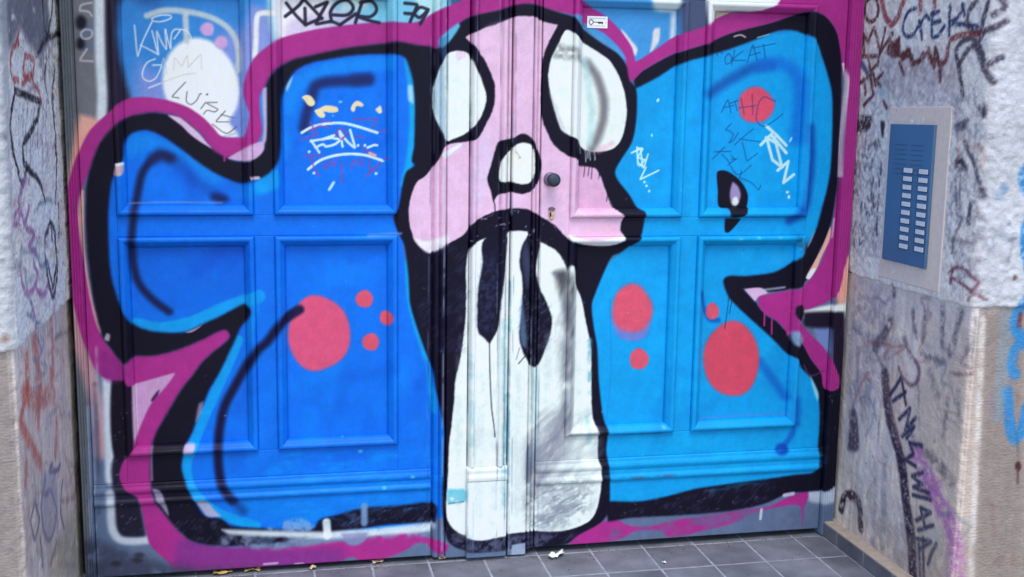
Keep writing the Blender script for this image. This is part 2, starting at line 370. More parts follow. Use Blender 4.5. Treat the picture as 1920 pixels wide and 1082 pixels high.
MAG_ARROW = [(231, 690), (250, 670), (282, 669), (325, 660), (375, 640), (412, 621), (425, 620), (432, 630), (425, 642), (400, 662), (380, 680), (360, 707), (340, 732),
    (320, 765), (295, 810), (285, 835), (282, 872), (284, 910), (292, 940), (312, 967), (337, 997), (360, 1015), (400, 1025), (450, 1027), (525, 1027), (587, 1020),
    (640, 1013), (655, 1021), (675, 1019), (690, 1007), (770, 996), (800, 1007), (838, 1018), (838, 1028), (826, 1038), (812, 1033), (797, 1018), (780, 1018),
    (762, 1030), (725, 1045), (675, 1052), (660, 1043), (625, 1057), (500, 1063), (400, 1072), (330, 1067), (312, 1050), (282, 1022), (275, 1000), (267, 960),
    (260, 935), (235, 917), (224, 897), (230, 867), (247, 847), (259, 810), (282, 760), (312, 725), (327, 702), (295, 710), (259, 720), (240, 722)]
MAG_FOOT = [(1067, 1020), (1082, 1002), (1115, 985), (1150, 972), (1180, 985), (1225, 985), (1262, 975), (1325, 966), (1395, 955), (1440, 949), (1475, 933), (1512, 920),
    (1515, 931), (1507, 952), (1504, 982), (1500, 950), (1485, 946), (1430, 957), (1400, 966), (1390, 975), (1350, 987), (1300, 999), (1275, 1005), (1250, 1005), (1237, 995), (1190, 996), (1162, 1010), (1112, 1020)]

def paint_door():
    p = Paint(-0.56, 1.70, -0.01, 1.66, 0.00125, on_door, 705.0)
    p.base(GRY)
    F, S, O = p.fill, p.stroke, p.oval
    # older coats that still show round the piece
    F([(90, -60), (150, -60), (172, 1100), (140, 1100)], (98, 108, 122), 4, smooth=False)
    F([(145, -60), (215, -60), (215, 230), (150, 330)], (112, 116, 130), 6, mod=(.05, .2, .5))
    F([(198, -60), (262, -60), (258, 210), (200, 230)], (38, 34, 58), 7)
    S([(186, -60), (188, 100), (192, 180), (190, 225)], 17, (205, 222, 240), 5)
    O(152, 42, 10, 13, (25, 25, 38), 5); O(151, 82, 8, 11, (25, 25, 38), 5)
    for q in ([(172, 5), (152, 10), (150, 20), (166, 22), (172, 30)], [(160, 55), (152, 62), (156, 72), (170, 70), (172, 58), (160, 55)], [(163, 92), (150, 113), (174, 115)]):
        S(q, 3.2, (190, 195, 205), 1.2, .85)
    F([(255, -60), (545, -60), (530, 110), (470, 300), (380, 280), (250, 200)], (52, 134, 218), 8)
    F([(262, 120), (330, 150), (420, 60), (462, 60), (470, 300), (380, 300), (256, 200)], (140, 148, 224), 22, .75)
    F([(470, 10), (520, 30), (520, 110), (470, 160), (455, 110)], (150, 156, 226), 12, .8)
    F([(290, -40), (300, 8), (260, 12), (250, -40)], (40, 90, 170), 14, .6)
    F([(520, -60), (860, -60), (850, 70), (760, 60), (520, 90)], (116, 196, 234), 8)
    F([(520, -60), (612, -60), (625, 20), (600, 62), (520, 80)], (236, 236, 250), 14)
    F([(540, 40), (660, 20), (690, 50), (540, 78)], (196, 190, 232), 10, .8)
    F([(640, -30), (680, -30), (690, 15), (640, 20)], (214, 238, 248), 10, .8)
    F([(775, -20), (830, -20), (830, 40), (800, 60)], (190, 232, 245), 8, .8)
    F([(845, -20), (880, -20), (860, 10), (845, 15)], (46, 60, 110), 6, .8)
    F([(1040, -60), (1290, -60), (1290, 130), (1180, 130), (1075, 60)], (62, 146, 220), 8)
    F([(1220, -60), (1282, -60), (1278, 17), (1225, 14)], WHT, 6, .9)
    S([(1266, 25), (1264, 70)], 11, (200, 214, 236), 5, .9)
    F([(1168, 55), (1186, 75), (1198, 92), (1194, 104), (1180, 85)], (212, 214, 232), 3)
    F([(1229, 55), (1240, 52), (1238, 78), (1222, 98), (1226, 75)], (206, 210, 222), 3)
    F([(1284, -60), (1326, -60), (1326, 65), (1278, 72)], (70, 82, 122), 7)
    F([(1326, -60), (1475, -60), (1460, 12), (1345, 24), (1342, 48), (1326, 50)], WHT, 3)
    F([(1345, 22), (1372, 22), (1345, 36)], (190, 178, 170), 2)
    # left edge: peach and white haze round the magenta
    F([(150, 215), (185, 225), (165, 300), (150, 340), (150, 420), (128, 440), (130, 340), (140, 270)], PCH, 7)
    S([(152, 360), (154, 470), (168, 560), (186, 622)], 9, (216, 176, 178), 2.5)
    S([(140, 560), (150, 640), (168, 700), (186, 780), (190, 850)], 22, (206, 160, 172), 8, .8)
    S([(200, 700), (203, 790), (206, 900)], 16, (196, 214, 236), 5)
    F([(210, 712), (256, 712), (256, 862), (215, 862)], (20, 14, 34), 4)
    F([(212, 862), (250, 850), (262, 940), (272, 1008), (224, 1008), (214, 930)], (22, 20, 40), 5, .9)
    S([(207, 925), (211, 990), (224, 1010), (250, 1014), (279, 1012)], 15, (186, 202, 224), 5)
    F([(250, 680), (335, 690), (300, 760), (254, 850)], (190, 152, 206), 3)
    S([(252, 700), (255, 820)], 5, (206, 190, 220), 2, .8)
    F([(282, 753), (292, 738), (298, 733), (294, 748), (286, 756)], (44, 30, 70), 2, .9)
    # right edge
    F([(1560, 480), (1590, 480), (1584, 580), (1566, 570)], PCH, 7)
    F([(1505, 583), (1588, 566), (1588, 590), (1510, 600)], WHT, 5)
    F([(1525, 610), (1558, 612), (1556, 660), (1535, 645)], (112, 140, 204), 5)
    F([(1508, 586), (1578, 584), (1576, 612), (1510, 612)], (28, 22, 44), 6)
    F([(1558, 588), (1577, 588), (1577, 740), (1560, 740)], (30, 22, 46), 5)
    S([(1584, 560), (1580, 700), (1574, 900)], 9, (166, 190, 218), 4, .85)
    F([(1515, 918), (1570, 900), (1566, 935), (1518, 940)], (178, 196, 222), 6, .9)
    # left foot: pale coats over the kick board
    S([(415, 998), (520, 1000), (615, 1003), (700, 996), (808, 985)], 16, (190, 214, 234), 6, .8)
    F([(480, 985), (600, 968), (600, 995), (490, 998)], (150, 182, 220), 7, .8)
    # blue fills
    F(LEFT_BLUE, BLU, 3)
    F(RIGHT_BLUE, CYB, 3)
    F([(250, 250), (340, 280), (480, 345), (520, 330), (480, 372), (400, 350), (300, 280), (230, 300)], (0, 134, 240), 10, .8)
    F([(480, 330), (520, 318), (520, 352), (480, 364)], CYN, 6, .8)
    F([(532, 175), (560, 140), (640, 112), (740, 106), (735, 130), (640, 135), (565, 170), (550, 260), (534, 300)], (0, 136, 244), 8, .8)
    F([(240, 470), (460, 460), (462, 540), (330, 590), (250, 560)], (0, 98, 226), 14, .6)
    S([(255, 610), (300, 618), (360, 606), (420, 580), (485, 556)], 24, CYN, 3, .9)
    S([(446, 640), (425, 690), (400, 745), (380, 790), (358, 845), (349, 875), (356, 910), (378, 938), (410, 962), (480, 985)], 19, CYN, 2.5, .9)
    F([(472, 560), (490, 545), (482, 600), (470, 640), (462, 600)], (0, 140, 240), 6, .6)
    F([(420, 900), (800, 900), (815, 945), (640, 955), (560, 975), (440, 965)], (0, 128, 236), 14, .6)
    S([(764, 112), (772, 170), (774, 230), (768, 300), (757, 345)], 13, (0, 168, 236), 4, .85)
    F([(765, 160), (773, 160), (776, 195), (766, 188)], (176, 214, 240), 4, .85)
    S([(764, 490), (768, 560), (780, 612), (795, 660), (806, 710), (815, 770)], 11, (0, 158, 232), 3, .85)
    F([(818, 700), (834, 760), (838, 860), (834, 940), (818, 940)], (0, 108, 226), 4, .8)
    F([(1110, 540), (1145, 490), (1200, 440), (1200, 520), (1140, 620)], (0, 162, 240), 16, .5)
    F([(1440, 480), (1470, 470), (1490, 480), (1460, 508)], (40, 160, 235), 8, .6)
    F([(1452, 45), (1480, 40), (1500, 55), (1455, 60)], (60, 110, 200), 6, .8)
    r2 = np.random.default_rng(77)
    for (x0, y0, x1, y1, n, base) in ((540, 190, 735, 380, 10, BLU), (255, 330, 450, 380, 5, BLU), (255, 470, 455, 540, 6, (0, 98, 226)), (480, 440, 740, 560, 10, BLU), (480, 690, 790, 900, 22, BLU), (440, 700, 480, 900, 6, BLU),
                                      (1205, 180, 1340, 420, 14, CYB), (1340, 230, 1500, 480, 12, CYB), (1140, 500, 1340, 900, 22, CYB), (1300, 560, 1460, 880, 14, CYB), (1400, 760, 1520, 880, 8, CYB)):
        for i in range(n):
            x, y = r2.uniform(x0, x1), r2.uniform(y0, y1); l = r2.uniform(40, 110); a = r2.choice([0.1, 1.45, .6]) + r2.normal(0, .25); k = r2.uniform(-1, 1)
            c = tuple(np.clip(np.array(base) + k * np.array((4, 20, 16)), 0, 255))
            xa, ya = np.clip(x + l * math.cos(a), x0, x1), np.clip(y - l * math.sin(a), y0, y1)
            S([(x, y), ((x + xa) / 2 + r2.normal(0, 5), (y + ya) / 2 + r2.normal(0, 5)), (xa, ya)], r2.uniform(16, 36), c, 12, .5)
    # sprayed shading inside the letters
    S([(1330, 176), (1375, 148), (1412, 128), (1450, 121)], 20, (8, 72, 168), 10, .75)
    S([(1430, 122), (1470, 120), (1497, 140), (1503, 180), (1498, 230), (1497, 260)], 26, (0, 100, 212), 12, .7)
    S([(1521, 240), (1522, 300), (1517, 350), (1511, 385), (1498, 402), (1480, 414)], 16, (4, 60, 168), 8, .75)
    S([(1428, 680), (1455, 716), (1474, 744)], 18, (0, 92, 200), 8, .7)
    S([(1495, 750), (1494, 795)], 16, (0, 84, 196), 8, .7)
    S([(1466, 842), (1484, 815), (1492, 795)], 13, (0, 84, 196), 6, .7); O(1465, 842, 12, 11, (0, 66, 176), 5, .9)
    S([(1316, 550), (1321, 575), (1334, 600), (1350, 602)], 10, (4, 70, 176), 5, .75)
    S([(300, 290), (335, 305), (365, 340), (400, 362)], 20, (10, 60, 160), 12, .45)
    S([(318, 296), (300, 291), (282, 302), (266, 325), (258, 357), (252, 395), (247, 445), (249, 495), (256, 525), (268, 545), (290, 567), (316, 586)], 13, (22, 24, 70), 6.5, .95)
    S([(320, 298), (304, 292), (288, 298)], 22, (30, 36, 92), 9, .6)
    O(411, 372, 17, 9, (20, 26, 78), 8, .85, .2)
    S([(562, 582), (528, 606), (500, 642), (484, 656), (462, 688), (438, 730), (420, 766), (411, 810), (409, 850), (411, 885), (418, 914), (436, 938)], 16, (18, 18, 62), 6.5, 1)
    S([(434, 935), (456, 958)], 16, (24, 40, 110), 9, .6)
    S([(690, 149), (662, 151), (612, 154), (592, 162), (584, 186), (575, 215), (570, 240)], 19, (26, 34, 96), 8, .9)
    S([(692, 148), (668, 150)], 24, (26, 34, 96), 8, .6)
    # dots
    O(598, 627, 59, 71, (208, 84, 128), 4.5); O(684, 562, 16.5, 16.5, RED, 2.6); O(725, 597, 12, 14, RED, 2.6); O(696, 643, 16, 16.5, RED, 2.6)
    O(1187, 594, 38, 50, (120, 120, 206), 5, .85); O(1188, 580, 38, 46, RED, 7); O(1201, 675, 18, 20, RED, 2.4)
    O(1421, 197, 34, 34, (208, 78, 112), 4.5); O(1339, 585, 12.5, 16, RED, 2.4); O(1375, 675, 53, 71, (202, 74, 104), 5.5, 1, .0, .02)
    S([(562, 582), (540, 596)], 17, (18, 18, 62), 4.5, .95)
    # top-left egg, arcs and dots
    O(376, 158, 70, 88, (238, 246, 250), 6, 1, -.32, .01)
    F([(330, 150), (420, 220), (446, 256), (412, 256), (380, 222), (330, 196)], (240, 240, 250), 5)
    for (x, y, r) in ((388, 54, 13), (414, 79, 12)): O(x, y, r, r, (196, 164, 222), 3.5)
    S([(274, 29), (305, 19), (350, 21), (395, 32), (425, 50), (441, 72), (447, 100), (446, 132)], 10, (186, 202, 214), 3.2, .9)
    S([(347, 25), (349, 77)], 10, (190, 204, 216), 3, .9)
    S([(516, 25), (486, 26), (481, 40), (480, 75), (478, 106)], 9, (226, 232, 238), 2.6)
    S([(444, 250), (436, 252), (420, 256)], 4, (160, 200, 226), 2, .8)
    # magenta, then black, then the face
    F(MAG_LEFT, MAG, 2.2); F(MAG_ARROW, MAG, 2.6); F(MAG_FOOT, MAG, 3)
    F([(340, 1010), (520, 1030), (640, 1030), (640, 1060), (420, 1072), (330, 1066)], (112, 52, 142), 12, .65)
    F([(190, 655), (236, 690), (234, 712), (196, 712)], (126, 40, 128), 6, .6)
    F(LEFT_BLACK, (20, 40, 110), 9, .28); F(RIGHT_BLACK, (10, 60, 130), 8, .22); F(LEFT_BLACK, BLK, 4.0, rag=.35); F(RIGHT_BLACK, BLK, 3.4, rag=.3)
    F(MAG_RIGHT, MAG, 1.8)
    O(1499, 585, 8.5, 15, (20, 14, 34), 2.5)
    for (x, a, b) in ((1182, 140, 178), (1188, 140, 184), (1437, 588, 612), (1451, 598, 628), (1504, 945, 984), (421, 288, 302)):
        S([(x, a), (x - .5, b)], 3.2, MAG, 1.0)
    S([(1180, 190), (1192, 189)], 5, WHT, .8)
    F([(1400, 544), (1430, 541), (1443, 551), (1427, 557), (1419, 566), (1410, 556)], (206, 178, 224), 2)
    S([(1435, 545), (1475, 540)], 4, (170, 186, 220), 2.5, .8)
    F([(1557, 425), (1556, 448), (1541, 480), (1530, 506), (1516, 524), (1512, 519), (1524, 496), (1542, 462)], (226, 176, 168), 1.6)
    F([(1522, 505), (1530, 503), (1518, 523), (1511, 521)], WHT, 1.5)
    S([(1581, 120), (1585, 150), (1581, 200), (1576, 265), (1573, 330)], 5, (222, 214, 236), 1.6, .9)
    S([(1564, 410), (1560, 445)], 3, (222, 214, 236), 1.2, .7)
    F([(1516, 455), (1528, 432), (1522, 450), (1514, 464)], (140, 196, 236), 3, .9)
    F([(1484, 625), (1496, 620), (1505, 636), (1500, 650), (1488, 645)], (130, 170, 210), 5, .9)
    F([(1519, 705), (1528, 722), (1535, 740), (1533, 752), (1526, 735)], (150, 210, 240), 3, .9)
    S([(1507, 684), (1520, 704), (1545, 695)], 3, (90, 50, 110), 2, .8)
    # gaps where light coats show between the outlines
    F([(314, 216), (336, 221), (356, 236), (374, 252), (388, 269), (396, 278), (378, 268), (356, 252), (340, 236)], (206, 186, 228), 1.8)
    F([(216, 312), (224, 307), (231, 306), (229, 328), (214, 329)], (196, 176, 196), 1.8); S([(218, 309), (230, 307)], 5, WHT, 1.5)
    F([(452, 282), (470, 272), (494, 265), (494, 282), (478, 298), (455, 302), (428, 297)], (198, 170, 220), 2)
    F([(493, 168), (500, 164), (500, 200), (499, 262), (491, 274), (495, 240), (493, 205)], (190, 180, 224), 2.4, .9)
    F([(543, 150), (550, 142), (545, 158), (538, 172), (536, 164)], (170, 200, 236), 2.5, .8)
    F([(470, 333), (486, 331), (487, 336), (470, 338)], (206, 190, 226), 1.5, .9)
    F([(347, 625), (365, 618), (378, 611), (372, 617), (358, 625)], (196, 170, 190), 1.6, .8)
    F([(200, 625), (206, 628), (204, 640), (196, 636)], (170, 176, 190), 2.5, .9)
    F([(347, 834), (366, 833), (362, 848), (345, 852)], (196, 176, 212), 2.5, .9)
    F([(366, 937), (386, 938), (402, 955), (414, 967), (390, 968), (378, 955)], (176, 168, 204), 3, .9)
    F([(287, 915), (300, 918), (312, 946), (316, 966), (304, 950), (294, 938)], (160, 160, 196), 3, .85)
    S([(285, 838), (284, 865), (285, 900)], 4, (160, 130, 180), 2.2, .7)
    F([(372, 760), (380, 755), (378, 775), (366, 795)], (180, 160, 200), 3, .6)
    # lower left: black thins out into scrubbed grey
    F([(430, 1000), (640, 1006), (700, 1000), (808, 988), (806, 1004), (690, 1010), (640, 1014), (520, 1030), (450, 1026), (400, 1022)], (124, 144, 182), 6, .75, mod=(.02, .3, .6))
    F([(500, 1003), (520, 1008), (500, 1020), (470, 1014)], (64, 80, 116), 5, .7)
    F([(416, 992), (500, 994), (614, 996), (640, 994), (700, 990), (806, 979), (806, 994), (700, 1003), (620, 1008), (500, 1005), (430, 1001)], (206, 226, 242), 5, .9)
    S([(612, 978), (614, 1004)], 15, (224, 240, 248), 3, .9); S([(683, 948), (683, 980)], 13, (120, 156, 206), 4, .9)
    F([(640, 1000), (690, 998), (680, 1016), (660, 1022), (646, 1012)], (132, 140, 190), 4, .8)
    F([(500, 990), (560, 970), (590, 985), (580, 996), (510, 996)], (136, 168, 212), 5, .75, mod=(.015, .3, .6))
    # head
    F(HEAD, (16, 13, 37), 3)
    F([(836, 60), (858, 44), (861, 50), (842, 78), (828, 90), (822, 78)], (92, 180, 226), 3)
    F([(820, 78), (840, 66), (838, 100), (838, 190), (832, 240), (822, 200), (830, 120), (824, 95)], (60, 110, 170), 4, .5)
    F([(1076, 28), (1092, 30), (1092, 42), (1112, 58), (1140, 76), (1162, 94), (1172, 110), (1160, 99), (1130, 80), (1098, 56), (1080, 38)], (78, 152, 214), 2.5, .9)
    F(FACE, PNK, 1.6, rag=.6)
    F([(905, 60), (955, 45), (960, 230), (930, 240), (930, 150)], (226, 194, 232), 10, .6)
    F([(895, 270), (915, 240), (915, 340), (890, 390), (880, 330)], (206, 196, 236), 10, .6)
    F([(776, 446), (800, 452), (838, 440), (838, 458), (808, 474), (795, 470)], (230, 232, 250), 4, .95)
    F([(1066, 440), (1110, 452), (1150, 446), (1170, 443), (1170, 450), (1140, 462), (1100, 459), (1068, 450)], WHT, 2.5, .95)
    F([(1062, 415), (1150, 418), (1160, 442), (1080, 446)], (228, 186, 226), 6, .7)
    F([(1083, 312), (1112, 316), (1122, 322), (1140, 368), (1150, 390), (1082, 390)], (206, 164, 208), 5, .75)
    # eyes
    F([(840, 100), (857, 96), (876, 101), (890, 127), (902, 155), (909, 180), (905, 205), (892, 230), (872, 250), (850, 260), (837, 264), (831, 250), (815, 217), (812, 175), (820, 140), (830, 117)], WHT, 1.6, rag=.4)
    F([(812, 175), (820, 140), (832, 115), (836, 200), (836, 260), (820, 228)], (150, 190, 222), 4, .7)
    F([(828, 290), (845, 278), (862, 268), (866, 272), (850, 284), (834, 298)], (216, 236, 246), 2, .9)
    F([(854, 97), (872, 99), (872, 108), (856, 114)], (226, 200, 236), 3, .8)
    F([(1061, 57), (1047, 82), (1033, 112), (1028, 142), (1031, 170), (1040, 207), (1052, 242), (1066, 253), (1082, 262), (1088, 272), (1100, 282), (1120, 285), (1150, 280), (1164, 268), (1172, 248), (1178, 212),
       (1174, 175), (1162, 140), (1145, 113), (1120, 95), (1090, 76), (1075, 61)], WHT, 1.6, rag=.3)
    F([(1046, 84), (1062, 86), (1086, 92), (1090, 116), (1064, 112), (1038, 108)], (112, 118, 130), 7, .7, mod=(.012, .2, .6))
    S([(1104, 118), (1122, 145), (1134, 185), (1134, 220), (1124, 255), (1112, 278)], 17, (104, 104, 118), 8, .85)
    S([(1098, 110), (1106, 160), (1112, 210), (1108, 270)], 14, (170, 214, 226), 6, .6)
    F([(1030, 170), (1044, 200), (1062, 250), (1052, 242), (1040, 207)], (190, 196, 214), 4, .6)
    S([(1125, 282), (1150, 270)], 10, (228, 186, 214), 6, .7)
    for (x, y, l) in ((1100, 282, 22), (1104, 285, 12), (1108, 285, 16), (1117, 284, 16), (1089, 278, 10)): S([(x, y), (x + 1, y + l)], 1.8, (190, 206, 216), .8, .8)
    for (x, y, l) in ((1099, 312, 20), (1107, 314, 16), (1113, 312, 24), (1127, 318, 18), (1142, 360, 18)): S([(x, y), (x - 2, y + l)], 1.8, BLK, .8, .8)
    # nose
    F([(930, 268), (920, 302), (911, 335), (917, 357), (922, 378), (931, 365), (955, 360), (980, 363), (1000, 352), (1012, 330), (1015, 302), (1006, 280), (998, 262), (985, 252), (975, 251), (960, 259), (940, 262)], BLK, 1.6, rag=.5)
    F([(941, 294), (934, 315), (935, 338), (950, 340), (960, 341), (975, 345), (990, 342), (999, 332), (1001, 300), (997, 276), (985, 268), (966, 271), (955, 282)], (240, 246, 246), 1.4, rag=.5)
    S([(922, 372), (925, 385), (925, 430)], 2.2, BLK, 1.0); S([(966, 285), (974, 296), (970, 296)], 2, (120, 120, 130), 1, .6)
    # body and drips
    F(BODY, WHT, 1.8, rag=.4)
    F([(1000, 458), (1060, 505), (1075, 600), (1060, 900), (1000, 980), (860, 1000), (880, 800), (950, 700)], (222, 238, 246), 16, .5)
    for (x, y0, y1, w, a) in ((943, 600, 960, 14, .45), (949, 740, 900, 8, .9), (882, 640, 830, 10, .35), (1002, 690, 880, 20, .3), (1108, 640, 740, 8, .9), (1104, 780, 830, 10, .4), (955, 520, 620, 6, .4)):
        S([(x, y0), (x, y1)], w, (110, 176, 206), 5, a, mod=(.03, .25, .6))
    F([(838, 915), (872, 915), (870, 938), (838, 942)], (80, 184, 220), 4, .8, mod=(.012, .15, .5)); S([(840, 942), (868, 938)], 3, (50, 90, 120), 1.6, .7)
    F([(905, 447), (902, 495), (894, 540), (892, 585), (894, 620), (909, 635), (915, 642), (922, 630), (931, 612), (936, 565), (940, 538), (945, 495), (949, 442)], (18, 16, 42), 2.2, rag=.5)
    F([(902, 480), (925, 470), (935, 540), (920, 620), (896, 610)], (54, 66, 108), 8, .55, mod=(.008, .3, .7))
    S([(915, 638), (916, 700), (919, 760), (924, 800), (925, 815)], 2.4, (40, 40, 60), .9)
    F([(990, 436), (984, 446), (975, 466), (972, 495), (977, 520), (977, 552), (975, 585), (971, 627), (976, 652), (986, 672), (993, 684), (1007, 686), (1020, 660), (1032, 627), (1035, 597), (1025, 567), (1012, 540), (1004, 507), (1007, 482), (1012, 455)], (16, 13, 36), 2, rag=.5)
    F([(975, 560), (983, 600), (985, 650), (976, 645), (972, 610)], (96, 140, 180), 4, .6)
    F([(984, 450), (976, 480), (986, 540), (994, 500)], (80, 100, 140), 6, .5)
    F([(1044, 512), (1062, 506), (1072, 520), (1078, 560), (1076, 625), (1068, 632), (1060, 580), (1048, 545)], (40, 40, 54), 11, .9, mod=(.016, .15, .6, 1.3))
    S([(1056, 600), (1060, 700), (1052, 790), (1030, 850), (1004, 900)], 26, (112, 118, 138), 16, .55, mod=(.010, .3, .62, 1.2))
    F([(1000, 780), (1060, 760), (1070, 840), (1030, 900), (995, 930), (984, 880)], (120, 126, 148), 22, .5, mod=(.012, .25, .6, .7))
    F([(985, 910), (1100, 890), (1112, 950), (1060, 985), (990, 985)], (150, 160, 178), 18, .5, mod=(.012, .35, .6))
    F([(985, 925), (1090, 915), (1100, 950), (1050, 980), (990, 982)], (110, 122, 146), 8, .6, mod=(.006, .52, .68, .4))
    for x, y0, y1, w, a in ((862, 560, 960, 14, .3), (884, 500, 700, 8, .35), (898, 700, 960, 18, .25), (925, 680, 980, 10, .3), (968, 700, 980, 12, .3), (1030, 600, 760, 16, .3), (1090, 620, 900, 12, .3)):
        S([(x, y0), (x - 2, (y0 + y1) / 2), (x - 4, y1)], w, (176, 196, 214), 6, a, mod=(.05, .35, .6))
    S([(1062, 560), (1066, 640), (1064, 720), (1060, 800)], 20, (92, 100, 120), 11, .75, mod=(.012, .15, .6, 1.2))
    S([(1040, 512), (1058, 525)], 10, (80, 84, 98), 6, .6)
    F([(990, 820), (1060, 790), (1066, 880), (1010, 930), (985, 960), (985, 900)], (112, 120, 150), 18, .8, mod=(.03, .3, .72, .7))
    F([(985, 840), (992, 830), (994, 900), (984, 905)], (84, 100, 134), 4, .6)
    S([(970, 680), (982, 666)], 2, (30, 30, 40), .9); S([(966, 672), (972, 650)], 1.6, (60, 60, 70), .8, .7)
    S([(1066, 814), (1120, 812)], 4, (60, 70, 96), 1.6, .8)
    # D mark with its light
    F([(1347, 332), (1349, 322), (1362, 320), (1377, 327), (1392, 340), (1402, 355), (1406, 370), (1402, 392), (1392, 405), (1368, 406), (1366, 392), (1351, 388), (1349, 357)], BLK, 1.8)
    F([(1360, 410), (1389, 410), (1382, 420), (1366, 436), (1359, 434)], BLK, 1.5)
    F([(1377, 342), (1387, 350), (1392, 365), (1388, 381), (1380, 387), (1374, 380), (1372, 362)], (150, 140, 196), 3); O(1382, 378, 6, 8, WHT, 3, .9)
    # pen and marker tags
    W = (214, 228, 244)
    for q in ([(251, 47), (257, 105), (266, 78), (284, 40)], [(262, 84), (280, 93), (296, 102)], [(284, 57), (290, 80), (296, 102), (293, 58), (302, 78), (311, 92), (309, 54), (314, 75), (319, 90)],
              [(319, 90), (321, 62), (328, 54), (337, 56), (326, 72)], [(337, 54), (350, 58), (357, 70), (350, 88), (341, 96)], [(286, 39), (284, 34), (300, 28), (318, 28), (320, 33), (300, 40), (286, 39)],
              [(290, 110), (275, 117), (266, 135), (268, 147), (280, 152), (292, 145), (302, 122), (285, 122)], [(277, 165), (300, 156)]): S(q, 2.3, W, .9, .9)
    for q in ([(302, 122), (306, 108), (312, 138)], [(325, 132), (327, 108), (340, 124), (350, 104), (352, 126)], [(352, 126), (376, 102), (378, 130)], [(300, 156), (340, 141), (366, 137)]): S(q, 2, (188, 196, 208), .9, .8)
    K = (58, 62, 82)
    for q in ([(347, 154), (322, 181), (335, 184)], [(350, 172), (349, 190), (357, 196), (368, 188), (374, 176)], [(385, 192), (376, 204)], [(407, 192), (387, 193), (408, 205), (402, 210), (388, 207), (381, 214)],
              [(422, 208), (405, 228), (428, 229)], [(414, 215), (438, 221)], [(398, 233), (424, 250), (443, 238)]): S(q, 1.9, K, .8, .85)
    O(388, 177, 2, 2, K, .8); O(376, 176, 1.6, 1.6, K, .8)
    K2 = (34, 34, 58)
    for q in ([(537, 5), (555, 28), (573, 46)], [(535, 30), (560, 10), (572, -6)], [(573, 46), (572, 15)], [(565, -8), (604, 34)], [(573, 46), (604, 33)], [(592, 12), (614, 3)], [(614, 4), (593, 44), (622, 40), (638, 46)],
              [(622, 38), (620, 22), (632, 5), (652, 0), (663, 14), (652, 27), (622, 27)], [(680, 2), (667, 42)], [(676, 4), (698, 2), (707, 18), (694, 31), (670, 29), (690, 37), (712, 42)], [(638, 46), (668, 25)],
              [(759, 6), (782, 9), (769, 41)], [(759, 25), (772, 26)], [(803, 18), (787, 14), (777, 26), (787, 33), (803, 18), (788, 45)]): S(q, 6.2, K2, 1.3, .95)
    C = (196, 230, 250)
    for q in ([(566, 249), (586, 238), (614, 232), (642, 231), (670, 237), (708, 249)], [(578, 318), (601, 301), (629, 292), (660, 289), (688, 292), (719, 302)]): S(q, 4.8, C, .9)
    for q in ([(584, 264), (599, 286)], [(583, 265), (606, 261), (627, 254)], [(592, 277), (606, 271), (612, 275), (630, 270), (638, 262), (622, 259), (604, 262)], [(637, 246), (643, 275)], [(637, 246), (652, 266), (666, 277), (657, 244)],
              [(690, 277), (703, 272), (708, 273)]): S(q, 4.2, C, .9, smooth=len(q) > 3)
    for (x, y) in ((672, 273), (685, 273), (580, 285), (589, 325), (706, 326)): O(x, y, 2.6, 2.6, C, 1)
    S([(618, 356), (626, 343)], 5, C, 1.5, .9); O(639, 191, 4, 2.5, (90, 190, 245), 1); O(625, 217, 2, 1.5, (90, 190, 245), 1)
    R2 = (150, 66, 158)
    for q in ([(582, 229), (595, 253), (566, 262)], [(578, 248), (600, 236), (620, 240)], [(600, 226), (622, 228)], [(664, 224), (708, 224), (699, 241)], [(666, 256), (682, 257)], [(630, 248), (640, 240), (652, 252), (640, 262), (630, 250)],
              [(712, 246), (724, 245)], [(570, 293), (603, 292)], [(584, 293), (588, 312), (599, 331)], [(606, 307), (612, 318), (619, 303), (627, 312), (632, 296)], [(642, 307), (641, 344)], [(660, 316), (662, 301), (680, 310), (678, 297)],
              [(693, 303), (694, 322), (714, 307), (688, 331)], [(680, 278), (700, 290)], [(720, 300), (728, 296)]): S(q, 3.4, R2, 1.1, .72, smooth=False)
    S([(694, 288), (704, 292)], 6, (226, 170, 160), 1.5, .9)
    Yc = (226, 214, 176)
    F([(566, 182), (575, 178), (584, 181), (591, 193), (586, 199), (578, 197), (572, 189)], Yc, 1.1)
    F([(590, 207), (600, 203), (610, 198), (624, 199), (633, 202), (634, 209), (620, 211), (607, 209), (610, 217), (606, 221), (597, 218)], Yc, 1.1)
    F([(659, 201), (667, 190), (674, 190), (682, 196), (680, 200), (669, 199), (665, 209), (660, 208)], Yc, 1.0)
    F([(705, 205), (714, 198), (717, 210), (712, 213)], Yc, 1.0)
    for q in ([(1187, 287), (1206, 278)], [(1197, 276), (1199, 310)], [(1198, 278), (1208, 280), (1198, 296), (1212, 300), (1202, 312)], [(1204, 282), (1208, 314)], [(1218, 289), (1210, 315), (1200, 306)], [(1214, 314), (1203, 337), (1238, 320)]):
        S(q, 3.0, (190, 240, 250), .9, smooth=False)
    for (x, y) in ((1211, 342), (1215, 349), (1220, 359), (1237, 187), (1236, 189)): O(x, y, 2.2, 2.2, (190, 240, 250), .8)
    O(1225, 254, 1.6, 3, (150, 244, 236), .8); O(1275, 357, 1.3, 2, (150, 220, 250), .8)
    C3 = (184, 228, 246)
    for q in ([(1440, 236), (1458, 252), (1478, 273)], [(1450, 252), (1430, 272)], [(1442, 262), (1452, 300), (1470, 314)], [(1456, 258), (1470, 314)], [(1452, 256), (1478, 287)], [(1462, 320), (1482, 303), (1473, 343), (1492, 328)], [(1440, 258), (1462, 270)]):
        S(q, 6.0, C3, 1.0, smooth=False)
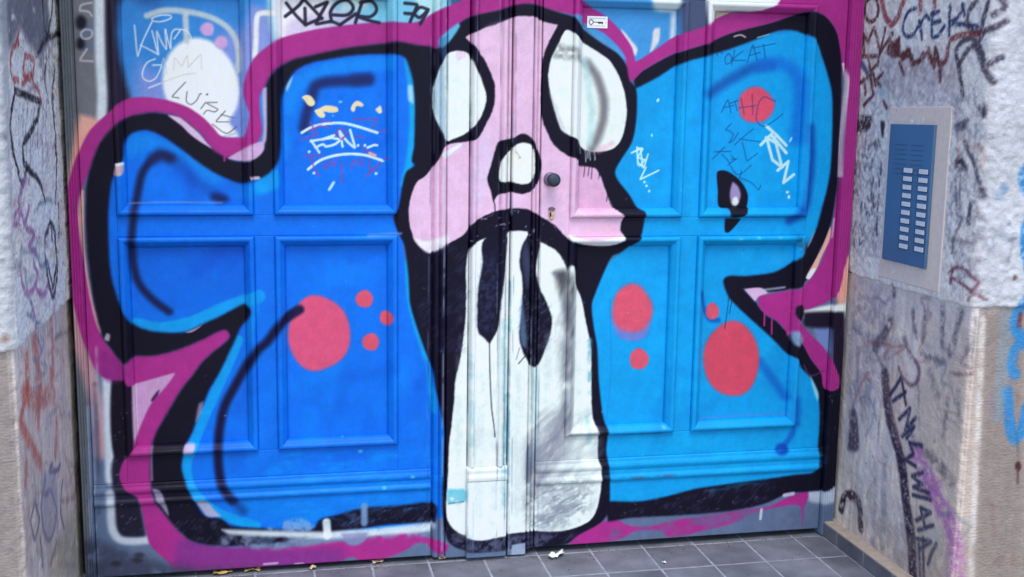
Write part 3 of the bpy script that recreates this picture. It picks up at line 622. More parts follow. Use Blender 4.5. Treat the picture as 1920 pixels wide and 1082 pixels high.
    S([(1485, 265), (1488, 259)], 3, C3, 1); O(1480, 361, 3, 2.5, C3, .9); O(1483, 370, 2.5, 3.6, C3, .9)
    P2 = (20, 52, 120)
    for q in ([(1369, 100), (1363, 108), (1365, 120), (1374, 116), (1374, 104), (1369, 100)], [(1381, 94), (1375, 122)], [(1397, 95), (1377, 112), (1402, 113)], [(1405, 116), (1415, 84), (1423, 113)], [(1408, 104), (1429, 98)], [(1435, 82), (1439, 110)], [(1414, 90), (1458, 81)],
              [(1356, 211), (1368, 187), (1374, 211)], [(1360, 202), (1379, 198)], [(1381, 190), (1386, 208)], [(1372, 194), (1388, 188)], [(1393, 184), (1399, 214)], [(1390, 202), (1421, 198)], [(1414, 177), (1415, 215)],
              [(1458, 190), (1436, 182), (1428, 190), (1424, 202), (1422, 226), (1435, 237), (1456, 226), (1472, 213)], [(1375, 232), (1364, 243), (1378, 252), (1370, 268), (1378, 264), (1388, 249)], [(1416, 242), (1396, 258), (1381, 272)],
              [(1390, 261), (1429, 266)], [(1395, 267), (1400, 286), (1404, 302), (1424, 288)], [(1340, 298), (1362, 276)], [(1343, 285), (1374, 284)], [(1357, 290), (1372, 306)], [(1374, 292), (1382, 300), (1368, 310)], [(1374, 300), (1386, 298)],
              [(1372, 310), (1388, 328), (1412, 310)], [(1390, 334), (1394, 320)], [(1390, 334), (1412, 343), (1426, 357), (1430, 348)], [(1339, 100), (1339, 106)], [(1348, 99), (1348, 104)], [(1356, 96), (1358, 101)]): S(q, 1.9, P2, .8, .75)
    for q in ([(1371, 552), (1366, 590), (1362, 618)], [(1377, 556), (1371, 590)]): S(q, 1.6, (16, 14, 44), .8, .85)
    S([(1146, 560), (1148, 700), (1140, 790)], 1.5, (0, 108, 190), 1, .5)
    S([(1380, 68), (1392, 65), (1401, 69)], 2.5, (206, 206, 226), 1, .85); S([(1424, 70), (1446, 64)], 2, (170, 220, 244), 1, .8)
    # paint rubbed off edges and kick board; dark and pale lines along the mouldings
    for x, a in ((809, .35), (816, .25), (836.5, .7), (881, .35), (893, .45), (935, .4), (951, .6), (961, .8), (1000, .6), (1016, .3)):
        S([(x, -10), (x - 2, 300), (x - 6, 600), (x - 9, 1030)], 2.2, (150, 178, 214), 1.2, a, smooth=False, mod=(.05, .48, .66))
    for x, a in ((809, .8), (838, .8), (882, .6), (936, .8), (950, .6), (965, .7), (1001, .4), (1016, .6)):  # dark lines beside the pale ones, along the upright joints
        S([(x + 1, -10), (x - 1, 300), (x - 5, 600), (x - 8, 1000)], 1.8, (40, 44, 84), 1.2, a * .6, smooth=False, mod=(.08, .42, .62))
    p.chips((210, 700, 275, 1005), 60, 5, .7, (170, 184, 210), 1.3, .55, .25, 130)
    p.chips((300, 640, 430, 1010), 24, 3, .7, (140, 130, 180), 1.4, .5, .6, 130)
    p.chips((780, 480, 870, 1010), 45, 3.5, .9, (110, 140, 190), 1.3, .6, .6, 140)
    p.chips((880, 380, 1060, 470), 30, 4, .6, (190, 196, 220), 1.5, .8, .8, 150)
    p.chips((965, 540, 1040, 690), 90, 5, .85, (110, 124, 158), 1.4, .6, .4, 150)
    p.chips((890, 460, 945, 640), 40, 5, 1.0, (80, 96, 144), 1.4, .5, .4, 170)
    p.chips((1140, 930, 1500, 975), 60, 4, .3, (140, 140, 184), 1.5, .4, .7, 150)
    p.chips((640, 945, 815, 990), 50, 5, .6, (100, 130, 180), 1.3, .35, .3, 160)
    p.chips((820, 980, 1080, 1030), 50, 3.5, .6, (130, 150, 184), 1.5, .4, .7, 150)
    p.chips((1535, 730, 1575, 915), 24, 5, 1.3, (110, 110, 150), 1.3, .5, .7, 150)
    p.chips((780, 90, 1200, 480), 40, 3, .9, (150, 166, 200), 1.3, .6, .8, 150)
    p.chips((200, 400, 1500, 900), 22, 3, .9, (120, 200, 250), 1.6, .7, .9)
    for (q, c, a, m) in (([(640, 948), (815, 942), (812, 982), (640, 990)], (96, 120, 170), .6, (.006, .5, .75)), ([(1150, 940), (1480, 900), (1480, 925), (1300, 962), (1150, 972)], (96, 92, 140), .5, (.007, .52, .75)),
                         ([(845, 1000), (1080, 998), (1060, 1022), (850, 1026)], (110, 128, 164), .6, (.006, .5, .75)), ([(296, 960), (400, 970), (480, 1018), (360, 1012)], (110, 120, 160), .5, (.006, .52, .75)),
                         ([(985, 920), (1080, 900), (1110, 940), (1080, 985), (990, 988)], (126, 138, 162), .5, (.016, .46, .7)), ([(1040, 760), (1115, 770), (1122, 880), (1040, 900)], (140, 152, 174), .45, (.022, .46, .7)),
                         ([(970, 550), (1030, 570), (1030, 640), (1000, 684), (975, 640)], (100, 116, 152), .6, (.005, .5, .72)), ([(500, 850), (830, 850), (820, 940), (520, 975)], (40, 160, 246), .5, (.012, .5, .75)),
                         ([(1140, 820), (1540, 790), (1535, 880), (1145, 930)], (30, 180, 240), .4, (.014, .5, .75)), ([(780, 470), (870, 470), (870, 660), (800, 650)], (60, 66, 112), .5, (.008, .5, .75))):
        F(q, c, 8, a * .8, mod=(m[0] * .55, m[1] - .02, m[2] + .08, .75 if c[0] > 50 else .06))
    for (x, y, w) in ((180, 640, 5), (172, 700, 4), (166, 760, 5), (176, 840, 6), (164, 900, 4)):
        S([(x, y), (x + 4, y + 130), (x + 6, y + 240)], w, (168, 184, 210), 2.5, .5, mod=(.06, .35, .6))
    S([(178, 720), (184, 860), (186, 960)], 8, (60, 64, 92), 4, .6, mod=(.06, .3, .6))
    S([(1145, 888), (1185, 894), (1265, 889)], 5, (96, 90, 130), 2.5, .7, mod=(.03, .25, .6))
    S([(1150, 814), (1240, 812)], 3, (10, 90, 150), 2, .6)
    S([(1314, 786), (1400, 781), (1480, 777)], 4, (110, 130, 214), 2, .6); S([(240, 382), (320, 380), (415, 381)], 4, (140, 150, 200), 2, .55)  # pale lines along the panel mouldings
    S([(690, 441), (752, 438)], 5, (140, 150, 220), 2.5, .6)
    for (x, y) in ((676, 846), (773, 893), (720, 913), (1243, 800), (1386, 448), (1420, 446), (1460, 445)): O(x, y, 4, 3, (110, 200, 244), 3, .7)
    F([(1490, 440), (1512, 455), (1510, 480), (1498, 470)], (60, 70, 90), 6, .5, mod=(.01, .3, .6))
    # dirt on the bare kick board
    F([(846, 1002), (885, 1012), (950, 1004), (985, 1000), (1040, 1004), (1000, 1024), (880, 1030), (850, 1022)], (96, 110, 146), 7, .6, mod=(.01, .3, .65))
    F([(140, 1000), (330, 1060), (560, 1068), (560, 1100), (140, 1100)], (58, 64, 90), 14, .85, mod=(.03, .1, .5))
    F([(1150, 990), (1560, 950), (1560, 1010), (1150, 1030)], (86, 104, 142), 8, .6, mod=(.04, .3, .6))
    for (x, y) in ((218, 1056), (258, 1050), (262, 1040)): O(x, y, 9, 5, (40, 36, 46), 4, .7)
    S([(1427, 955), (1425, 972)], 6, (190, 200, 224), 1.5, .9); S([(1470, 928), (1486, 925)], 8, (190, 190, 226), 2, .9)
    for q in ([(495, 1057), (520, 1055)], [(553, 1057), (568, 1056)]): S(q, 4, (196, 170, 220), 1.5, .9)
    F([(958, 1018), (984, 1014), (984, 1036), (956, 1038)], (150, 172, 204), 2, .9, smooth=False)
    p.mottle(.05, .02, 31); p.mottle(.04, .25, 32); p.mottle(.05, .004, 33)
    p.freeze()
    return p

# ------------------------------------------------------------------ marks on the two side walls
def paint_wall(side):
    p = Paint(-0.02, 1.05, -0.02, 1.66, 0.002, on_wall(side), 430.0 if side > 0 else 330.0)
    F, S, O = p.fill, p.stroke, p.oval
    zb = 0.803 if side > 0 else 0.764
    row = int((zb + 0.02) / p.res)
    p.base((234, 238, 247)); p.c[:row] = (216, 209, 208); p.c[row:, int(.622 / p.res):] = (184, 193, 210); p.c[:row, int(.645 / p.res):] = (150, 143, 144)  # reveals coloured paler, facade darker, to even out the light they get
    n = vnoise(p.h, p.w, .12 / p.res, 3 + side, 5)[..., None]; n2 = vnoise(p.h, p.w, .02 / p.res, 8 + side, 4)[..., None]
    p.c *= .84 + .24 * n + .10 * n2
    fmask = (np.arange(p.w) * p.res - .02 < .60)[None, :, None]
    spk = vnoise(p.h, p.w, .005 / p.res, 90 + side, 2)[..., None]; p.c *= 1 - .36 * fmask * np.clip((spk - .62) / .2, 0, 1) * (np.arange(p.h)[:, None, None] > row)
    vs = np.repeat(vnoise(p.h // 12 + 2, p.w, .012 / p.res, 95 + side, 4), 12, 0)[:p.h][..., None]      # rain-washed streaks on the stone
    vs = (vs + np.roll(vs, 4, 0) + np.roll(vs, 8, 0)) / 3
    low = (np.arange(p.h)[:, None, None] <= row)
    gn = .6 * vnoise(p.h, p.w, .0075 / p.res, 120 + side, 2) + .4 * vnoise(p.h, p.w, .004 / p.res, 125 + side, 1)
    p.grain = np.where(low[..., 0], np.clip((gn - .18) / .22, .55, 1), np.clip((gn - .26) / .18, .38, 1))       # colour catches on the grains of the render
    p.c = np.where(low, p.c * (.80 + .4 * vs), p.c)
    if side > 0:
        reveal = [(1590, -40), (1872, -40), (1868, 120), (1846, 400), (1834, 590), (1594, 520), (1600, 200)]
        F(reveal, (216, 220, 234), 6, .5)
        F([(1600, 150), (1660, 180), (1660, 480), (1596, 505)], (150, 160, 190), 14, .5, mod=(.012, .4, .68))
        F([(1790, 180), (1850, 180), (1838, 560), (1780, 540)], (130, 134, 160), 12, .5, mod=(.012, .45, .7))
        F([(1640, 110), (1800, 120), (1790, 205), (1640, 200)], (150, 150, 176), 12, .6, mod=(.01, .45, .65))
        F([(1660, 100), (1800, 110), (1790, 200), (1660, 195)], (184, 190, 210), 14, .5)
        F([(1596, 530), (1830, 590), (1800, 760), (1690, 900), (1700, 1080), (1580, 980)], (186, 186, 208), 18, .5, mod=(.05, .25, .6))
        F([(1600, 530), (1680, 550), (1670, 640), (1650, 760), (1590, 780)], (140, 140, 170), 14, .55, mod=(.02, .4, .65))
        for x, y0, y1, w, c, a in ((1640, 720, 860, 14, (206, 206, 222), .6), (1620, 800, 980, 8, (204, 206, 220), .6), (1660, 860, 1040, 12, (128, 138, 176), .5), (1690, 960, 1080, 16, (136, 142, 178), .5), (1640, 900, 1030, 10, (128, 132, 168), .5), (1790, 640, 720, 10, (140, 136, 150), .5), (1610, 650, 740, 8, (116, 112, 150), .5), (1750, 560, 640, 20, (196, 190, 194), .5)):
            S([(x, y0), (x - 3, (y0 + y1) / 2), (x - 5, y1)], w, c, 4, a, mod=(.025, .3, .6))
        F([(1700, 760), (1830, 640), (1824, 1090), (1720, 1090)], (198, 188, 186), 20, .7)
        F([(1846, 590), (1920, 580), (1920, 1090), (1826, 1090)], (138, 131, 132), 8, .9, smooth=False)  # facade stone coloured darker to offset its stronger light
        S([(1604, 0), (1597, 200), (1588, 400), (1578, 640), (1566, 900), (1562, 970)], 8, (206, 208, 220), 2)
        S([(1602, 516), (1680, 535), (1760, 556), (1838, 576)], 6, (222, 226, 236), 2.5, .8, mod=(.05, .2, .5))
        S([(1842, 600), (1836, 760), (1824, 1000), (1820, 1090)], 7, (214, 214, 220), 2.5, .8, mod=(.05, .2, .5))
        # streaks and smears
        D1 = (70, 68, 92)
        for q, w, a in (([(1672, 600), (1656, 630), (1640, 650)], 12, .8), ([(1711, 585), (1718, 632)], 7, .6), ([(1735, 588), (1731, 640)], 6, .55), ([(1768, 576), (1768, 650)], 9, .6), ([(1803, 585), (1792, 625), (1780, 664)], 9, .6),
                        ([(1696, 636), (1712, 678)], 9, .6), ([(1729, 664), (1768, 678)], 9, .6), ([(1744, 700), (1756, 740)], 14, .35), ([(1640, 650), (1655, 690), (1662, 720)], 8, .6), ([(1778, 750), (1768, 820)], 6, .5), ([(1798, 735), (1796, 785)], 6, .45),
                        ([(1677, 538), (1677, 552)], 9, .8), ([(1712, 827), (1747, 859), (1784, 900)], 15, .55), ([(1722, 690), (1722, 800)], 4, .5)):
            S(q, w, D1, 4, a, mod=(.012, .2, .6))
        S([(1685, 690), (1696, 712), (1707, 722), (1720, 716), (1724, 696), (1716, 676)], 5, (100, 70, 100), 2.5, .8)
        F([(1597, 768), (1604, 768), (1610, 842), (1588, 842)], (60, 52, 80), 4, .8, mod=(.01, .1, .5))
        S([(1577, 955), (1584, 932), (1598, 930), (1610, 945), (1614, 990)], 13, (34, 28, 42), 2.5, .9, mod=(.012, .2, .5))
        S([(1659, 705), (1666, 771), (1678, 820), (1688, 859), (1700, 947), (1708, 1010), (1713, 1085)], 18, (42, 34, 62), 3.5, .95, mod=(.012, .05, .4))
        S([(1719, 850), (1738, 895), (1752, 930), (1778, 975), (1788, 1020), (1790, 1085)], 26, (172, 108, 190), 6, .8, mod=(.015, .15, .55))
        F([(1735, 880), (1768, 905), (1758, 930), (1740, 915)], (172, 112, 190), 5, .6, mod=(.01, .2, .6))
        F([(1728, 985), (1762, 985), (1764, 1020), (1735, 1015)], (196, 200, 214), 6, .7)
        F([(1650, 700), (1700, 690), (1704, 760), (1690, 850), (1672, 800)], (196, 168, 160), 10, .35)
        N = (40, 46, 84)
        for q in ([(1669, 740), (1690, 707), (1698, 758)], [(1674, 752), (1698, 735)], [(1686, 786), (1706, 766), (1698, 806), (1716, 784)], [(1692, 818), (1714, 800), (1700, 822)], [(1728, 836), (1705, 830), (1714, 851), (1697, 862), (1717, 874)],
                  [(1730, 886), (1710, 893), (1728, 908), (1712, 914), (1742, 925)], [(1712, 928), (1745, 937)], [(1718, 976), (1745, 961), (1726, 952), (1733, 984)], [(1721, 994), (1750, 985)], [(1718, 1010), (1745, 1016), (1724, 1030)], [(1755, 1020), (1746, 1040), (1740, 1058)], [(1730, 1010), (1732, 1082)], [(1722, 1020), (1726, 1080)]):
            S(q, 5.2, N, 2.0, .9, smooth=False)
        # the tags over the bell panel
        B = (72, 38, 52); Rr = (140, 62, 76); V = (44, 62, 112); G = (72, 68, 90)
        S([(1638, -6), (1627, 8), (1627, 30), (1636, 41), (1648, 34), (1651, 14), (1646, -4), (1638, -6)], 5, B, 1.6, .9)
        S([(1657, -4), (1663, 28), (1676, 46), (1688, 32), (1702, -4)], 8.5, Rr, 2.5, .85)
        S([(1730, -4), (1730, 22)], 7.5, Rr, 2.5, .8); S([(1758, -4), (1757, 22)], 7.5, Rr, 2.5, .8)
        for q in ([(1722, 16), (1711, 20), (1700, 41), (1698, 60), (1706, 69), (1719, 64), (1728, 48)], [(1729, 40), (1734, 73)], [(1730, 48), (1741, 30), (1747, 36)], [(1753, 24), (1752, 66), (1762, 68), (1776, 50)], [(1753, 43), (1768, 40)], [(1752, 27), (1766, 22)],
                  [(1786, 10), (1784, 66)], [(1812, 10), (1800, 33), (1785, 44), (1810, 46), (1838, 50)], [(1809, 9), (1812, 28)]): S(q, 5, V, 1.4, .92)
        for q in ([(1836, 3), (1822, 20), (1817, 41), (1827, 57), (1842, 59), (1850, 33), (1858, 4)], [(1876, -4), (1882, 14), (1866, 28)], [(1884, 40), (1866, 52), (1851, 60), (1842, 74)],
                  [(1802, 124), (1797, 100), (1805, 81), (1820, 73), (1836, 80), (1845, 95), (1849, 112)], [(1803, 120), (1829, 86), (1846, 122), (1862, 154)], [(1848, 128), (1876, 108)], [(1801, 122), (1806, 148), (1810, 178)]): S(q, 6.5, G, 2, .9)
        S([(1846, 63), (1813, 65), (1790, 73), (1782, 89), (1781, 107), (1774, 118)], 6, (120, 62, 68), 1.8, .9)
        for q in ([(1624, 100), (1624, 65), (1632, 80), (1644, 52), (1650, 74), (1655, 100), (1664, 54)], [(1655, 100), (1678, 62)], [(1670, 100), (1684, 78), (1690, 74), (1684, 96), (1696, 109)], [(1672, 88), (1690, 86), (1682, 104), (1698, 100)], [(1696, 112), (1704, 96), (1711, 94), (1712, 114)],
                  [(1700, 104), (1714, 106)], [(1718, 120), (1728, 116), (1736, 100)], [(1746, 92), (1754, 120), (1759, 90), (1766, 126), (1768, 152)], [(1622, 106), (1652, 106), (1651, 120), (1636, 133), (1632, 108)], [(1617, 156), (1638, 141)], [(1624, 148), (1627, 176)],
                  [(1642, 138), (1645, 160)], [(1660, 138), (1646, 152), (1656, 162)], [(1641, 178), (1624, 198)], [(1660, 190), (1666, 202)], [(1636, 140), (1640, 175)], [(1690, 118), (1700, 140)]): S(q, 5, (88, 46, 54), 2.0, .92, smooth=False)
        for q in ([(1668, 96), (1674, 78), (1682, 98), (1690, 72)], [(1676, 104), (1688, 90), (1694, 106)], [(1700, 110), (1706, 92), (1716, 112)], [(1736, 112), (1744, 96), (1750, 118)], [(1714, 122), (1730, 112)], [(1756, 128), (1762, 100), (1770, 130)]): S(q, 5, (92, 50, 58), 2, .85, smooth=False)
        for (x, y, r) in ((1684, 84, 9), (1680, 100, 9), (1722, 118, 6), (1774, 116, 7), (1703, 103, 7)): O(x, y, r, r, (96, 56, 66), 3, .75, mod=(.006, .25, .55))
        S([(1620, 118), (1630, 136)], 8, (60, 72, 130), 2.5, .85); S([(1672, 110), (1664, 150)], 5, (130, 170, 206), 3, .7); O(1662, 172, 12, 12, (170, 200, 220), 5, .7)
        F([(1660, 115), (1790, 125), (1800, 165), (1660, 168)], (140, 120, 140), 10, .4, mod=(.015, .4, .65))
        # smudges left and right of the panel
        F([(1611, 218), (1638, 218), (1634, 242), (1610, 246)], (36, 34, 50), 3, .9, mod=(.008, .2, .5)); F([(1655, 228), (1663, 230), (1660, 258), (1656, 250)], (40, 38, 56), 2.5, .9)
        for i in range(120):
            x = rng.uniform(1606, 1660); y = rng.uniform(250, 460); x -= (y - 200) * .06
            S([(x, y), (x + rng.normal(0, 2), y + rng.uniform(3, 14))], rng.uniform(1.5, 4), (60, 64, 88), 1.5, rng.uniform(.2, .7), smooth=False)
        S([(1657, 300), (1652, 360), (1648, 440)], 4, (44, 44, 64), 1.6, .8, mod=(.01, .3, .5))
        O(1804, 308, 9, 14, (44, 42, 62), 4, .9, mod=(.01, .2, .5)); O(1806, 236, 12, 8, (60, 60, 84), 4, .85, -.5, mod=(.01, .25, .5)); O(1847, 208, 6, 14, (56, 56, 76), 3, .9, mod=(.01, .25, .5))
        S([(1800, 240), (1820, 226)], 7, (80, 80, 104), 3, .7, mod=(.01, .2, .5)); S([(1808, 300), (1816, 316)], 6, (60, 58, 80), 3, .7)
        S([(1814, 268), (1824, 290), (1834, 318), (1844, 368)], 6, (66, 62, 86), 2.5, .8, mod=(.01, .15, .5))
        S([(1797, 330), (1800, 400), (1808, 410), (1797, 440), (1788, 474)], 4, (88, 88, 112), 2, .7); S([(1806, 330), (1804, 400)], 3, (88, 88, 112), 2, .6)
        S([(1823, 386), (1820, 418)], 6, (58, 58, 80), 2, .85); S([(1785, 448), (1826, 456)], 4, (110, 104, 124), 2.5, .6)
        for q in ([(1783, 512), (1796, 502), (1812, 503), (1830, 524)], [(1786, 530), (1790, 522), (1818, 540), (1836, 556), (1846, 562)], [(1820, 562), (1834, 530)], [(1790, 505), (1786, 530)]): S(q, 4, (116, 72, 90), 1.8, .8)
        O(1870, 366, 10, 8, (120, 150, 190), 4, .6)
        # blue letters on the outer face
        Bl = (46, 132, 208)
        for q in ([(1925, 560), (1908, 585), (1903, 605), (1908, 625), (1928, 636)], [(1930, 640), (1908, 650), (1900, 668), (1898, 690), (1903, 702)], [(1889, 735), (1891, 775), (1896, 808), (1903, 824), (1914, 812), (1925, 765)], [(1930, 310), (1916, 330), (1926, 360)], [(1934, 395), (1919, 440), (1926, 500)]): S(q, 13, Bl, 2.5, .9)
        S([(1887, 590), (1882, 660), (1872, 780)], 14, (120, 160, 196), 5, .4); S([(1913, 590), (1911, 610)], 5, (110, 50, 60), 2, .9)
        O(1909, 874, 6, 9, (66, 30, 40), 2, .9); S([(1909, 880), (1908, 905)], 2.5, (80, 50, 56), 1.5, .8); O(1899, 520, 4, 5, (110, 76, 76), 2, .9)
        O(1880, 352, 8, 7, (90, 130, 180), 4, .7)
    else:
        F([(-10, 0), (80, -6), (86, 66), (70, 100), (48, 84), (30, 55), (12, 92), (-10, 60)], (96, 102, 124), 6, .85, mod=(.03, .05, .35))
        F([(60, 80), (98, 60), (100, 130), (70, 130)], (120, 116, 132), 6, .5, mod=(.02, .3, .6))
        for q, w in (([(74, -10), (76, 40), (83, 66), (88, 40), (93, -10)], 4.5), ([(62, 105), (76, 78), (104, 62)], 5), ([(96, 128), (92, 180), (98, 250), (100, 322), (98, 380)], 4), ([(80, 110), (77, 150), (86, 190)], 3), ([(104, 385), (104, 440)], 5)):
            S(q, w, (40, 40, 54), 1.6, .85, mod=(.02, .15, .4))
        for q in ([(28, 82), (18, 90), (14, 120), (18, 146), (30, 150)], [(41, 104), (38, 138), (54, 146), (58, 112), (41, 104)], [(36, 158), (52, 140), (58, 158), (68, 176), (71, 194)], [(28, 60), (24, 78)]): S(q, 5, (160, 76, 84), 1.6, .85)
        for q, w in (([(22, 170), (44, 180), (68, 192), (62, 226), (46, 256), (37, 276), (41, 308), (66, 338), (78, 374)], 5.5), ([(22, 170), (14, 222), (17, 277), (28, 325), (36, 344), (43, 322)], 4.5)): S(q, w, (28, 28, 42), 1.4, .92)
        for x in (30, 38, 44, 52, 58, 66, 74, 82):
            S([(x, 190 + rng.uniform(0, 20)), (x - 2, 250), (x + rng.uniform(-4, 4), 300 + rng.uniform(-30, 30))], 2.5, (90, 112, 132), 1.6, .7, mod=(.02, .2, .5))
        for i in range(46):
            x = rng.uniform(18, 92); y = rng.uniform(20, 330); l = rng.uniform(15, 60)
            S([(x, y), (x + rng.normal(0, 1.5), y + l * .5), (x + rng.normal(0, 2), y + l)], rng.uniform(1.2, 3), [(70, 96, 120), (60, 62, 80), (120, 150, 170)][i % 3], 1.4, rng.uniform(.25, .7), mod=(.02, .25, .55))
        S([(92, 135), (96, 222), (100, 322)], 3, (36, 36, 50), 1.4, .8, mod=(.012, .35, .5))
        Pp = (156, 104, 172)
        for q in ([(36, 345), (28, 390), (16, 412), (24, 420), (34, 400), (40, 420), (48, 388)], [(45, 428), (58, 440), (48, 462), (60, 474)], [(56, 490), (64, 520), (52, 548), (36, 540), (32, 500)], [(62, 545), (78, 552), (84, 530)], [(54, 570), (60, 600)], [(62, 612), (72, 640), (78, 660)], [(36, 350), (44, 335)]): S(q, 5.5, Pp, 2, .8)
        for q, w in (([(89, 417), (79, 452), (82, 505), (93, 558), (102, 512), (101, 472), (96, 430), (89, 417)], 5), ([(92, 420), (92, 450)], 4), ([(86, 500), (94, 540), (100, 500)], 5)): S(q, w, (42, 42, 58), 1.6, .9)
        O(95, 478, 6, 8, (206, 192, 168), 3, .8)
        for q in ([(60, 470), (70, 500), (84, 490)], [(40, 520), (46, 540)], [(62, 395), (70, 380), (90, 375)], [(46, 590), (58, 600)], [(48, 560), (56, 575), (52, 590)], [(60, 612), (70, 606), (72, 618)]): S(q, 4, (96, 130, 156), 2, .7)
        F([(-10, 0), (6, 0), (24, 650), (-10, 650)], (182, 192, 208), 5, .8, smooth=False)
        # lower stone: washed red, blue loops
        F([(26, 657), (122, 562), (160, 1090), (50, 1090)], (196, 188, 200), 6, .4, smooth=False)
        for q, w, a in (([(50, 670), (52, 740)], 9, .55), ([(64, 640), (74, 720), (70, 790)], 12, .45), ([(96, 590), (100, 700)], 9, .4), ([(48, 730), (40, 790), (60, 840), (76, 870)], 9, .5), ([(96, 700), (106, 800), (104, 850)], 9, .4), ([(50, 870), (48, 905)], 8, .4), ([(44, 740), (70, 752), (92, 740)], 12, .4)):
            S(q, w * 1.3, (184, 98, 88), 4, min(a * 1.5, .85), mod=(.015, .1, .5))
        for q in ([(64, 945), (58, 980), (66, 1010), (74, 975), (66, 942)], [(84, 900), (78, 950), (84, 1000), (96, 1010), (106, 960), (96, 920), (84, 930)], [(98, 870), (92, 885), (110, 880), (112, 870)], [(84, 900), (84, 885)], [(118, 900), (114, 960), (120, 990)], [(76, 1010), (80, 1060)], [(106, 1015), (96, 1060)]): S(q, 4.5, (96, 100, 136), 1.8, .8)
        F([(78, 900), (104, 890), (108, 1000), (82, 1005)], (150, 158, 196), 7, .5)
        F([(120, 1000), (146, 960), (152, 1085), (110, 1085)], (178, 182, 176), 8, .7); F([(95, 1020), (120, 1010), (116, 1080), (96, 1080)], (180, 172, 130), 8, .4)
        F([(-10, 660), (24, 660), (48, 1090), (-10, 1090)], (140, 136, 140), 5, .85, smooth=False)  # facade stone darkened here too, against the stronger light on it
        O(11, 634, 6, 7, (120, 90, 76), 3, .8)
        S([(26, 657), (75, 610), (122, 562)], 6, (214, 214, 222), 2, .7, mod=(.03, .2, .5))
    r3 = np.random.default_rng(200 + side)
    zones = ([(1600, 210, 1655, 500), (1790, 180, 1845, 560), (1600, 560, 1830, 700), (1590, 700, 1660, 960), (1720, 640, 1830, 1060), (1860, 420, 1915, 1060)] if side > 0 else
             [(14, 90, 100, 380), (20, 380, 110, 600), (40, 620, 130, 780), (44, 760, 140, 1060)])
    for zi, (x0, y0, x1, y1) in enumerate(zones):
        for i in range(9):
            x, y = r3.uniform(x0, x1), r3.uniform(y0, y1); q = [(x, y)]
            for k in range(r3.integers(2, 6)):
                x = np.clip(x + r3.normal(0, (x1 - x0) * .16), x0, x1); y = np.clip(y + r3.normal(0, 26), y0, y1); q.append((x, y))
            c = [(70, 70, 92), (110, 78, 96), (96, 118, 150), (150, 96, 92), (120, 110, 140)][r3.integers(0, 5)]
            S(q, r3.uniform(2.5, 6), c, 2.0, r3.uniform(.2, .5), mod=(.02, .2, .55))
    F([(1600, 940), (1840, 1000), (1830, 1090), (1640, 1090)] if side > 0 else [(40, 900), (150, 980), (156, 1090), (50, 1090)], (140, 132, 130), 40, .45, mod=(.03, .2, .6))
    p.chips((0, 0, 120, 1080) if side < 0 else (1600, 0, 1900, 1080), 160, 3, 1.2, (110, 110, 130), 1.8, .5, 1.2)
    p.mottle(.06, .012, 40 + side); p.mottle(.05, .0045, 50 + side); p.freeze()
    return p

DOOR = paint_door()
WALL_R = paint_wall(1); WALL_L = paint_wall(-1)
TOPCOAT = albedo((84, 104, 146))

M_PAINT = painted('spray_paint_on_wood', (0.34, 0.55), 0.10, 150.0, (1, 1, 0.12), 0.0006, 0.14)
M_PLASTER = painted('painted_roughcast', (0.85, 0.95), 0.5, 190.0, (1, 1, 1), 0.004, 0.2)
M_STONE = painted('combed_stone_render', (0.8, 0.95), 0.6, 140.0, (.7, .7, 1.4), 0.004, 0.2)

def comb(m):
    n, l = m.node_tree.nodes, m.node_tree.links; b = n['Principled BSDF']; bp = b.inputs['Normal'].links[0].from_node
    tc = n.new('ShaderNodeTexCoord'); mp = n.new('ShaderNodeMapping'); mp.inputs['Rotation'].default_value = (math.radians(4), math.radians(3), 0)
    w = n.new('ShaderNodeTexWave'); w.bands_direction = 'Z'; w.inputs['Scale'].default_value = 40; w.inputs['Distortion'].default_value = 5; w.inputs['Detail'].default_value = 3; w.inputs['Detail Scale'].default_value = 2
    l.new(tc.outputs['Object'], mp.inputs[0]); l.new(mp.outputs[0], w.inputs[0])
    b2 = n.new('ShaderNodeBump'); b2.inputs['Strength'].default_value = .12; b2.inputs['Distance'].default_value = .0012
    l.new(w.outputs['Fac'], b2.inputs['Height']); l.new(bp.outputs[0], b2.inputs['Normal']); l.new(b2.outputs[0], b.inputs['Normal'])
comb(M_STONE)

# ------------------------------------------------------------------ floor and ground
M_TILE = tile_mat('grey_floor_tile', (112, 118, 134)); M_GROUT = plain('grout', (142, 152, 172), .9, 0, .3, 25)
M_PAVE = plain('pavement_concrete', (146, 146, 148), .9, 0, .2, 9)
def quad_sheet(name, x0, x1, y0, y1, z, mat, nx=1, ny=1):
    X, Y = np.meshgrid(np.linspace(x0, x1, nx + 1), np.linspace(y0, y1, ny + 1))
    o = link(name, grid_mesh(name, np.stack([X, Y, np.full_like(X, z)], -1)), mat)
    return o
ground = tag(quad_sheet('pavement', -60, 60, -120, 1.0, -0.055, M_PAVE), kind='structure')
gr = link('floor', box_mesh('floor', XL - .01, XR + .01, YF - .03, 0.30, -0.054, -0.0012), M_GROUT); tag(gr, kind='structure')
PITCH_X, PITCH_Y, X_PH, Y_PH, GAP = 0.1577, 0.1577, 0.2505, -0.012, 0.0064
tm = None
